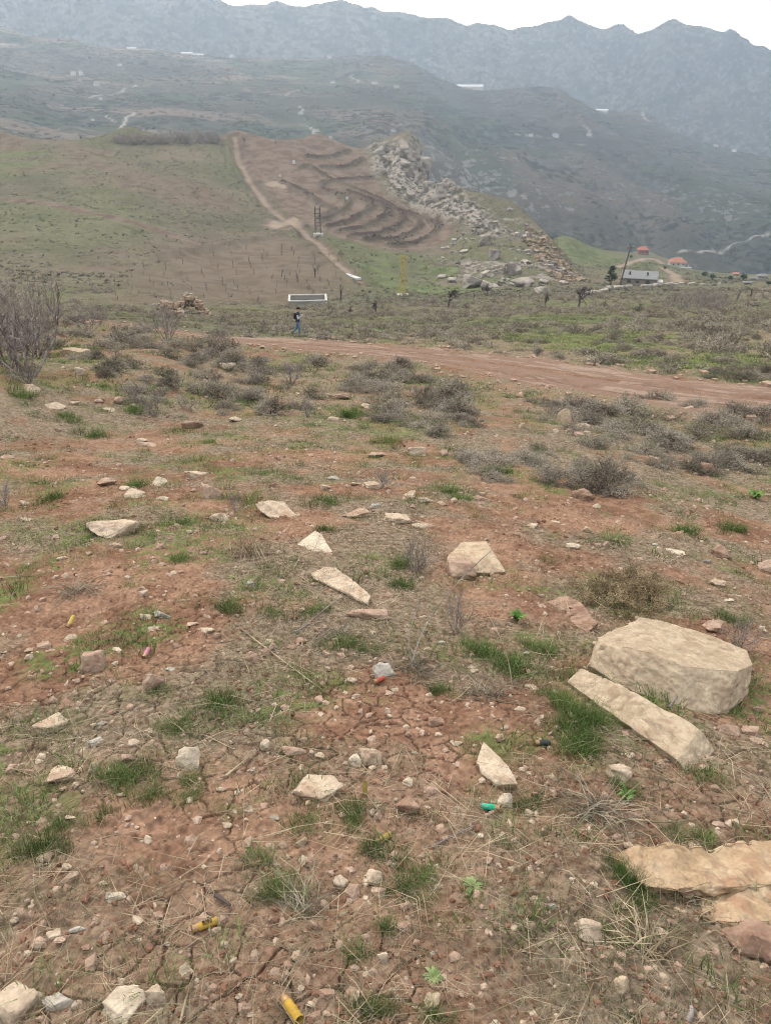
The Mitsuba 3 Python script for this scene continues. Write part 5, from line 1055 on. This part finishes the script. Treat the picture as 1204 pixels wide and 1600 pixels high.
# stone walls of the shed's field edge
def low_wall(pl, name, label, h=.9, th=.7, n_per=.9, seed=0):
    g = np.random.default_rng(seed); pts = ray_ground([q[0] for q in pl], [q[1] for q in pl], terrain_z)[:, :2]; t = thing(name, label, 'wall')
    L = np.concatenate([[0], np.cumsum(np.hypot(*np.diff(pts, axis=0).T))]); n = int(L[-1] / n_per)
    for k in range(n):
        u = L[-1] * (k + .5) / n; x, y = np.interp(u, L, pts[:, 0]), np.interp(u, L, pts[:, 1]); v, f = rock_lib[(k * 3) % 10]
        put('stone', (rot_z(v * [n_per * g.uniform(.5, .85), th * .6, h * g.uniform(.4, .8)], g.uniform(-.4, .4)) + [x, y, float(terrain_z(x, y)) + h * .2], f), ['stone_grey', 'crag_rock', 'stone_grey'][k % 3], t)
low_wall([(916,460),(945,456),(970,450),(985,449)], 'field_wall', 'low pale stone wall running to the foot of the leaning power pole', seed=1)
low_wall([(1000,449),(1030,447),(1060,445),(1095,446),(1125,446)], 'field_wall', 'low stone wall along the field edge right of the grey shed', seed=2, n_per=1.1)
# white slabs by the track, boxes on the terraces
def slab_obj(px, py, L, w, h, yaw, label, cat, name, bsdf='sheet_white', tiltx=0.0):
    P = ray_ground(px, py, terrain_z)[0]; s = float(scale_at(P)); v, f = box(-L * s / 2, L * s / 2, -w * s / 2, w * s / 2, -.2, h * s, .03); tag(put(name, at((v, f), P, yaw), bsdf), label, cat)
slab_obj(553, 434, 30, 9, 2.2, -1.02, 'long white slab lying beside the hill track', 'slab', 'white_slab'); slab_obj(545, 430, 16, 5, 2, -1.02, 'short white slab beside the long one by the hill track', 'slab', 'white_slab')
slab_obj(459, 255, 4, 4, 4.5, .2, 'white box on the upper ploughed slope', 'box', 'white_box'); slab_obj(437, 276, 3, 3, 3.2, .2, 'white box beside the upper part of the hill track', 'box', 'white_box'); slab_obj(542, 311, 3.5, 3, 4, .1, 'white box in the middle of the ploughed terraces', 'box', 'white_box')
slab_obj(516, 217, 5, 4, 4, .1, 'tiny white hut on the far edge of the hilltop', 'hut', 'white_box', 'wall_white')
# buildings across the valley
def far_building(px, py, w, h, label, name='far_house', roof='roof_grey', wall='wall_white', d=.8):
    P = ray_ground(px, py, valley_z, 640, 2000)[0]
    while np.hypot(P[0], P[1]) > 1880: py += 1; P = ray_ground(px, py, valley_z, 640, 2000)[0]
    s = float(scale_at(P)); W, h = w * s, h * s; t = thing(name, label, 'house'); yaw = math.atan2(-P[0], P[1]) + .2
    put('wall', at(box(-W / 2, W / 2, -W * d / 2, W * d / 2, -6, h * .8), P, yaw), wall, t); put('roof', at(hip_roof(W, W * d, h * .8 + .2, h * .3, .3), P, yaw), roof, t)
for px, py, w, h, lab in [(115,117,7,5,'leftmost of the pair of pale houses high on the far hillside'), (127,117,6,6,'right one of the pair of pale houses high on the far hillside'), (151,133,8,5,'pale house below the pair on the far hillside'), (157,155,5,3,'tiny pale house left of the winding track across the valley'), (187,102,6,3,'tiny house near the top left of the far hillside'), (515,81,5,4,'tiny white house on the crest of the far hillside'), (362,83,6,3,'low pale house on the crest left of the tiny white one'), (470,178,6,4,'pale house beside the pale winding track in the middle of the far slope'), (619,136,8,3,'white house left of the long white roof across the valley'), (614,205,7,3,'low white house in the middle of the far slope'), (645,90,8,5,'dark house at the end of the far terrace edge'), (867,214,9,5,'pale house on the dark slope below the mountain'), (829,212,6,3,'small house left of the pale house on the dark slope'), (920,212,7,4,'small pale house right of the track on the dark slope'), (1117,203,7,3,'tiny house on the right part of the far slope'), (1146,237,6,4,'tiny house low on the right of the far slope'), (495,205,7,3,'pale house right of the track above the ploughed hilltop'), (145,188,6,3,'pale hut on the left of the far slope'), (520,130,6,3,'pale hut beside the upper track on the far slope'), (585,131,8,3,'pale hut right of the upper track on the far slope')]:
    far_building(px, py, w, h, lab, wall='wall_white' if 'dark' not in lab[:5] else 'concrete_grey')
def white_roof(px, py, w, h, label, depth):
    P = ray_ground(px, py, valley_z, 640, 2000)[0]
    while np.hypot(P[0], P[1]) > 1880: py += 1; P = ray_ground(px, py, valley_z, 640, 2000)[0]
    s = float(scale_at(P)); W = w * s; t = thing('greenhouse', label, 'greenhouse'); yaw = math.atan2(-P[0], P[1])
    put('wall', at(box(-W / 2, W / 2, 0, depth, -8, h * s * .45), P, yaw), 'concrete_pale', t); a = np.linspace(0, np.pi, 9)
    p = np.array([[x, depth / 2 - math.cos(k) * depth / 2, h * s * .45 + math.sin(k) * h * s * .6] for x in (-W / 2 - .5, W / 2 + .5) for k in a]); m = trimesh.convex.convex_hull(p); put('roof', at((np.array(m.vertices), np.array(m.faces)), P, yaw), 'sheet_white', t)
white_roof(729, 126, 50, 5.5, 'long bright white roof on the shoulder across the valley', 22); white_roof(939, 170, 19, 3.5, 'small bright white roof on the dark shoulder across the valley', 16); white_roof(292, 79, 18, 3, 'long low white roof on the crest of the far hillside', 14); white_roof(310, 73, 16, 2.4, 'second low white roof on the crest of the far hillside', 12); white_roof(206, 66, 14, 2.2, 'leftmost low white roof on the crest of the far hillside', 12)

# ---------------------------------------------------------------- walking person
from manifold3d import Manifold
flat('skin', (.42, .27, .20), var=.05); flat('navy_cloth', (.030, .033, .052), s=9); flat('jeans_blue', (.095, .155, .235), s=9); flat('black_cloth', (.018, .018, .020)); flat('pale_sleeve', (.40, .40, .41), s=9); flat('brown_leather', (.05, .035, .028))
def limb_mesh(bones, edge=.03, it=6):
    ms = []
    for (a, ra), (b, rb) in bones:
        pa = trimesh.creation.icosphere(2, ra).vertices + np.array(a); pb = trimesh.creation.icosphere(2, rb).vertices + np.array(b)
        h = trimesh.convex.convex_hull(np.vstack([pa, pb])); ms.append(Manifold(__import__('manifold3d').Mesh(np.asarray(h.vertices, np.float32), np.asarray(h.faces, np.uint32))))
    m = Manifold.batch_boolean(ms, __import__('manifold3d').OpType.Add).refine_to_length(edge).to_mesh()
    m = trimesh.Trimesh(m.vert_properties[:, :3], m.tri_verts); trimesh.smoothing.filter_taubin(m, iterations=it); return np.array(m.vertices), np.array(m.faces)
pel, che, nek, hed = (0, 0, .94), (.03, 0, 1.30), (.045, 0, 1.47), (.075, 0, 1.63)
def J(x, y, z): return (x, y, z)
HL, KL, AL, TL = J(0, -.09, .90), J(.10, -.10, .50), J(.07, -.10, .09), J(.24, -.11, .04)       # near leg, in front
HR, KR, AR, TR = J(-.01, .09, .90), J(-.09, .10, .49), J(-.40, .10, .17), J(-.30, .10, .03)      # far leg, pushing off behind
SL, EL, WL = J(.02, -.20, 1.41), J(.04, -.27, 1.14), J(.27, -.20, 1.30); SR, ER, WR = J(.02, .20, 1.41), J(.06, .26, 1.14), J(.28, .16, 1.28)
legs = lambda k: [((HL, .085 * k), (KL, .062 * k)), ((KL, .062 * k), (AL, .046 * k)), ((HR, .085 * k), (KR, .062 * k)), ((KR, .062 * k), (AR, .046 * k)), ((HL, .09 * k), (HR, .09 * k)), (((0, 0, .95), .115 * k), (HL, .09 * k)), (((0, 0, .95), .115 * k), (HR, .09 * k))]
trunk = lambda k: [(((.0, -.06, .96), .115 * k), ((.03, -.09, 1.32), .115 * k)), (((.0, .06, .96), .115 * k), ((.03, .09, 1.32), .115 * k)), (((.03, -.09, 1.32), .115 * k), ((.03, .09, 1.32), .115 * k)), ((SL, .07 * k), (che, .10 * k)), ((SR, .07 * k), (che, .10 * k)), ((SL, .065 * k), (SR, .065 * k))]
uarms = lambda k: [((SL, .058 * k), (EL, .045 * k)), ((SR, .058 * k), (ER, .045 * k))]
farms = lambda k: [((EL, .045 * k), (WL, .032 * k)), ((ER, .045 * k), (WR, .032 * k))]
def hand(w, sy):
    w = np.array(w); o = [((tuple(w), .028), (tuple(w + [.07, 0, .04]), .032))]
    for i in range(4):
        b = w + [.075, (i - 1.5) * .02, .045]; o += [((tuple(b), .010), (tuple(b + [.035, 0, .012 - .004 * i]), .009)), ((tuple(b + [.035, 0, .012 - .004 * i]), .009), (tuple(b + [.05, 0, -.015]), .008))]
    o += [((tuple(w + [.03, sy * .03, .03]), .012), (tuple(w + [.07, sy * .05, .06]), .010))]; return o
hd = [((nek, .055), (hed, .06)), (((.075, 0, 1.66), .092), ((.095, 0, 1.60), .075)), (((.06, 0, 1.67), .095), ((.10, 0, 1.66), .085)), (((.10, 0, 1.57), .05), ((.13, 0, 1.555), .035)), (((.165, 0, 1.64), .012), ((.188, 0, 1.61), .014)), (((.07, -.095, 1.64), .012), ((.065, -.105, 1.60), .016)), (((.07, .095, 1.64), .012), ((.065, .105, 1.60), .016))]
P = ray_ground(466, 524.5, terrain_z)[0]; P[2] = float(terrain_z(P[0], P[1])) - .01; s = float(scale_at(P)) * 42 / .97 / 1.75
t = thing('person', 'person in a dark vest, black cap and blue jeans walking right beside the road', 'person')
def wear(nm, bones, bsdf, edge=.025, it=6): v, f = limb_mesh(bones, edge, it); put(nm, at((v * s, f), P, .06), bsdf, t, smooth=True)
wear('body', trunk(.92) + uarms(.85) + farms(.9) + legs(.88) + hd + hand(WL, -1) + hand(WR, 1) + [((che, .1), (nek, .06))], 'skin', .012, 4)
wear('vest', trunk(1.12) + [((che, .12), (nek, .072))], 'navy_cloth'); wear('sleeves', uarms(1.12) + farms(1.1), 'pale_sleeve'); wear('jeans', legs(1.12), 'jeans_blue')
for A_, T_ in ((AL, TL), (AR, TR)): wear('shoe', [((tuple(np.array(A_) - [.03, 0, .02]), .05), (T_, .042)), ((A_, .052), (tuple(np.array(A_) + [0, 0, .05]), .05))], 'brown_leather', .02)
wear('cap', [(((.055, 0, 1.715), .098), ((.085, 0, 1.71), .094)), (((.14, 0, 1.70), .05), ((.205, 0, 1.69), .03))], 'black_cloth', .02)
wear('backpack', [(((-.15, -.08, 1.14), .075), ((-.14, -.08, 1.36), .07)), (((-.15, .08, 1.14), .075), ((-.14, .08, 1.36), .07)), (((-.17, -.06, 1.2), .075), ((-.17, .06, 1.2), .075)), (((-.16, -.06, 1.34), .075), ((-.16, .06, 1.34), .075))], 'black_cloth', .02)

# ---------------------------------------------------------------- spent cartridges, sticks, stalks, leafy plants
for nm, c in (('plastic_yellow', (.33, .21, .045)), ('plastic_pink', (.36, .16, .21)), ('plastic_red', (.30, .075, .055)), ('plastic_green', (.04, .32, .20)), ('plastic_dark', (.05, .055, .06)), ('plastic_olive', (.24, .19, .06)), ('plastic_teal', (.04, .06, .052)), ('plastic_pale_yellow', (.42, .33, .10))):
    c = np.array(c); tint(nm, (lambda c: lambda p, n, uv: mix((c * .8).tolist(), np.minimum(c * 1.15, .9).tolist(), noise(p.x * 90, p.y * 90, p.z * 90)))(c))
scene['brass_worn'] = {'type': 'principled', 'base_color': mikit.proc(lambda p, n, uv: mix((.16, .085, .045), (.36, .24, .12), fbm(p.x * 160, p.y * 160, p.z * 160, 2))), 'metallic': .6, 'roughness': .55}
def cartridge(px, py, yaw, L, case, label, pitch=0.0, split=False, head=.016, R=.0105):
    P = ray_ground(px, py, terrain_z)[0]; t = thing('cartridge', label, 'cartridge'); n = 20
    def ring(x, r): a = np.arange(n) * 2 * np.pi / n; return np.stack([np.full(n, x), np.cos(a) * r, np.sin(a) * r], 1)
    def lathe(prof):
        v = np.vstack([ring(x, r) for x, r in prof]); m = len(prof); i, j = np.meshgrid(np.arange(m - 1), np.arange(n), indexing='ij')
        q = np.stack([i * n + j, i * n + (j + 1) % n, (i + 1) * n + (j + 1) % n, (i + 1) * n + j], -1).reshape(-1, 4)
        if split: 
            ang = (q[:, 0] % n); row = q[:, 0] // n; q = q[~((ang > 2) & (ang < 8) & (v[q[:, 0], 0] > head + .006) & (v[q[:, 0], 0] < L * .86))]
        return v, np.vstack([q[:, [0, 1, 2]], q[:, [0, 2, 3]]])
    g = np.random.default_rng(int(px)); xs = np.linspace(head - .002, L, 9); case_p = [(x, R * (1 + g.uniform(-.04, .04))) for x in xs] + [(x, R * .88) for x in xs[::-1]]
    def pose(m):
        v = np.array(m[0]) - [L / 2, 0, 0]; v = tilt(v, 0, pitch); v = rot_z(v, yaw); v = tilt(v, -GROUND_TILT, 0) if abs(pitch) < .5 else v; v[:, 2] -= v[:, 2].min() + .003; return v + P, m[1]
    mc = lathe(case_p); mh = (lambda sp: lathe([(0, .001), (0, R * .35), (.0012, R * .42), (.0012, R * 1.0), (0, R * 1.14), (.0022, R * 1.14), (.0028, R * 1.05), (head, R * 1.04), (head, R * .8)]))(0)
    both = pose((np.vstack([mc[0], mh[0]]), mc[1])); k = len(mc[0])
    put('case', (both[0][:k], mc[1]), case, t, smooth=40); put('head', (both[0][k:], mh[1]), 'brass_worn', t, smooth=40)
cartridge(320, 1450, .52, .066, 'plastic_yellow', 'yellow cartridge with a split side and a brown base, lower left', split=True)
cartridge(456, 1584, -.95, .074, 'plastic_yellow', 'yellow cartridge with a brown base at the bottom edge of the photo', head=.018, R=.012)
cartridge(766, 1265, 2.9, .060, 'plastic_green', 'bright green cartridge lying below the triangular slab')
cartridge(591, 1067, .8, .062, 'plastic_red', 'red cartridge lying under a pale grey stone')
cartridge(229, 1024, 1.45, .062, 'plastic_pink', 'pink cartridge on the soil above the reddish oval stone', pitch=-.35)
cartridge(112, 977, 1.25, .068, 'plastic_pale_yellow', 'yellow cartridge standing askew at the left above flat stones', pitch=-.55)
cartridge(598, 1315, .75, .060, 'plastic_olive', 'dirty yellow cartridge with a dark open end in the lower middle')
cartridge(570, 1243, 1.5, .055, 'plastic_olive', 'upright olive yellow cartridge stuck in the cracked soil', pitch=-1.2, R=.008)
cartridge(847, 1163, .1, .060, 'plastic_dark', 'black cartridge at the left edge of the grass by the long slab')
def stick(pts, rad, label, bsdf='straw_gold', name='stick', cat='stick', group=None):
    """pts: (column, row, height above the soil in m)."""
    P = ray_ground([q[0] for q in pts], [q[1] for q in pts], terrain_z)
    if any(q[2] > .03 for q in pts):       # a standing stalk: keep it in the plane through its root, facing the camera
        root = P[0]; dep = float(scale_at(root) * FPX); P = np.array([np.array([0, 0, EYE]) + pix_dir(q[0], q[1]) * (dep * (1 + .012 * i)) for i, q in enumerate(pts)]); P[0] = root - [0, 0, .02]
    else: P[:, 2] += [q[2] + rad for q in pts]
    from scipy.interpolate import CubicSpline
    u = np.linspace(0, len(P) - 1, 4 * len(P)); Q = CubicSpline(np.arange(len(P)), P)(u) if len(P) > 2 else np.array([P[0] + (P[-1] - P[0]) * k for k in np.linspace(0, 1, 8)])
    tag(put(name, tube(Q, np.linspace(rad, rad * .45, len(Q)), 5), bsdf, smooth=True), label, cat, group)
stick([(374,984,.005),(420,1020,.012),(470,1058,.012),(514,1088,.006)], .0045, 'long straight dry stalk lying across the soil left of centre')
stick([(338,1405,.006),(348,1412,.008),(360,1420,.006)], .008, 'short dark brown root above the split yellow cartridge', 'bark_dark')
stick([(353,1217,.005),(372,1201,.006),(390,1186,.004)], .005, 'short dead stick right of a pale blocky stone')
stick([(674,1327,.004),(705,1312,.008),(742,1293,.006)], .004, 'thin bent twig lying below the green cartridge', 'bark_grey')
stick([(460,990,.006),(485,975,.010),(510,955,.010),(535,938,.008)], .006, 'forked grey branch lying below the two toned flat stone', 'bark_grey')
stick([(1044,1113,.02),(1055,1098,.03),(1066,1077,.02)], .007, 'broken branch stub between the two big boulders', 'bark_grey')
stick([(962,1292,.01),(990,1287,.012),(1030,1290,.012),(1085,1283,.01)], .005, 'pale branching stick above the orange ledge')
stick([(1027,1364,.004),(1040,1374,.006),(1054,1383,.004)], .006, 'short dark twig lying on the orange ledge', 'bark_dark')
stick([(283,1600,.004),(293,1560,.006),(304,1528,.004)], .0035, 'pale stalk at the bottom left beside the jagged stones')
stick([(1072,1600,.03),(1080,1580,.05),(1076,1575,.06)], .009, 'grey splinter sticking up at the bottom right', 'bark_grey', 'splinter', 'stick')
stick([(0,905,.006),(40,902,.01),(75,902,.006)], .004, 'pale stalk lying at the left edge of the midground')
stick([(643,1045,.0),(655,1000,.2),(690,940,.4),(740,885,.5),(770,858,.6)], .0036, 'tall thin arching stalk rising from the middle of the slope', 'bark_grey', 'stalk', 'stalk')
stick([(650,1040,.0),(640,985,.2),(655,940,.3),(645,900,.4)], .0026, 'thin upright stalk beside the tall arching one', 'bark_grey', 'stalk', 'stalk')
stick([(800,1085,.0),(790,1020,.2),(770,975,.3),(756,945,.4)], .0026, 'straw coloured stalk leaning left beside the grass above the slab', 'straw_gold', 'stalk', 'stalk')
stick([(940,985,.0),(930,960,.1),(945,940,.15),(962,930,.2)], .0028, 'pale bent stalk at the left corner of the largest boulder', 'straw_gold', 'stalk', 'stalk')
stick([(830,1005,.0),(842,985,.1),(850,965,.15),(872,955,.2)], .0024, 'pale stalk beside the low reddish rock', 'straw_gold', 'stalk', 'stalk')
stick([(1125,1215,.0),(1122,1180,.1),(1128,1150,.2)], .0026, 'pale upright stalk at the right end of the long slab', 'straw_gold', 'stalk', 'stalk')
stick([(700,925,.0),(690,895,.1),(675,870,.2)], .0022, 'thin stalk in front of the grey leafless bush', 'bark_grey', 'stalk', 'stalk')
stick([(490,1085,.0),(470,1040,.1),(480,985,.2)], .0022, 'thin dry stalk beside the long fallen one', 'straw_gold', 'stalk', 'stalk')
# clump of pale dead grass
def long_clump(px, py, w_px, h_px, n, seed, label, bsdf='straw_gold', fl=1.3):
    P = ray_ground(px, py, terrain_z)[0]; s = float(scale_at(P)); g = np.random.default_rng(seed); R = w_px * s * .16; a = g.uniform(0, 6.28, n)
    root = np.stack([g.normal(0, R * .6, n), g.normal(0, R * .6, n), np.full(n, -.01)], 1); L = w_px * s * .5 * g.uniform(.5, 1.15, n); H = h_px * s * g.uniform(.25, 1.0, n)
    d = np.stack([np.cos(a), np.sin(a), np.zeros(n)], 1); mid = root + d * L[:, None] * .45 + np.array([0, 0, 1]) * H[:, None]; tip = root + d * L[:, None] * fl + np.array([0, 0, 1]) * (H * g.uniform(.05, .7, n))[:, None]
    v, f = ribbons(root, mid, tip, .0022, seed); tag(put('dead_grass_clump', (v + P, f), bsdf), label, 'grass clump')
long_clump(392, 862, 120, 45, 90, 1, 'clump of long pale dead grass in the left midground')
long_clump(640, 1055, 110, 22, 110, 2, 'flattened tangle of grey dead grass around the red cartridge', 'straw_grey')
long_clump(760, 1090, 120, 20, 90, 3, 'tangle of dead grass and roots left of the big grass patch', 'straw_grey')
long_clump(1000, 1490, 170, 26, 120, 4, 'mat of long dead grass below the squarish cream block')
long_clump(120, 925, 120, 20, 80, 5, 'matted dead grass at the left of the midground', 'straw_grey')
long_clump(520, 1000, 110, 24, 80, 6, 'dry grass tangle above the long straight stalk', 'straw_grey')
long_clump(930, 1270, 170, 26, 110, 7, 'dead grass mat above the orange ledge', 'straw_grey')
long_clump(470, 1430, 160, 22, 90, 8, 'mat of thin dead grass in the lower middle', 'straw_grey')
two_tone('leaf_bright', (.065, .125, .034), (.12, .19, .062), 30)
two_tone('leaf_rosette', (.110, .165, .060), (.200, .250, .110), 40)
def rosette(px, py, w_px, n, label, bsdf, upright, width=.2, seed=0):
    P = ray_ground(px, py, terrain_z)[0]; s = float(scale_at(P)); R = w_px * s / 2; g = np.random.default_rng(seed); t = thing('leafy_plant', label, 'plant')
    for k in range(n):
        a = 6.28 * k / n + g.uniform(-.25, .25); L = R * g.uniform(.75, 1.1); up = upright * g.uniform(.6, 1.2); u = np.linspace(0, 1, 7); c = np.stack([u * L * (1 - .3 * up), u * 0, L * (up * u + .25 * np.sin(u * 3.0) - .25 * u ** 2)], 1)
        wd = R * width * np.sin(np.clip(u * 2.8 + .25, 0, 3.1)) ** .8; l, r_ = c + np.stack([u * 0, wd, .25 * wd], 1), c + np.stack([u * 0, -wd, .25 * wd], 1)
        v = np.vstack([l, c, r_]); m = len(u); i = np.arange(m - 1); q = np.vstack([np.stack([i, i + 1, m + i + 1, m + i], 1), np.stack([m + i, m + i + 1, 2 * m + i + 1, 2 * m + i], 1)])
        put('leaf', (rot_z(v, a) + P, np.vstack([q[:, [0, 1, 2]], q[:, [0, 2, 3]]])), bsdf, t, smooth=True)
rosette(807, 972, 42, 11, 'broad leaved green plant left of the low reddish rock', 'leaf_bright', 1.0, .16, 1)
rosette(1179, 778, 34, 12, 'bright green leafy plant near the right edge in the midground', 'leaf_bright', .7, .26, 2)
rosette(676, 1528, 46, 11, 'small flat rosette of pointed leaves at the bottom middle', 'leaf_rosette', .25, .12, 3)
rosette(738, 1388, 44, 12, 'small dusty rosette on cracked soil in the lower middle', 'leaf_rosette', .3, .13, 4)
rosette(978, 1247, 40, 13, 'fresh green rosette above the orange ledge', 'leaf_bright', .8, .11, 5)
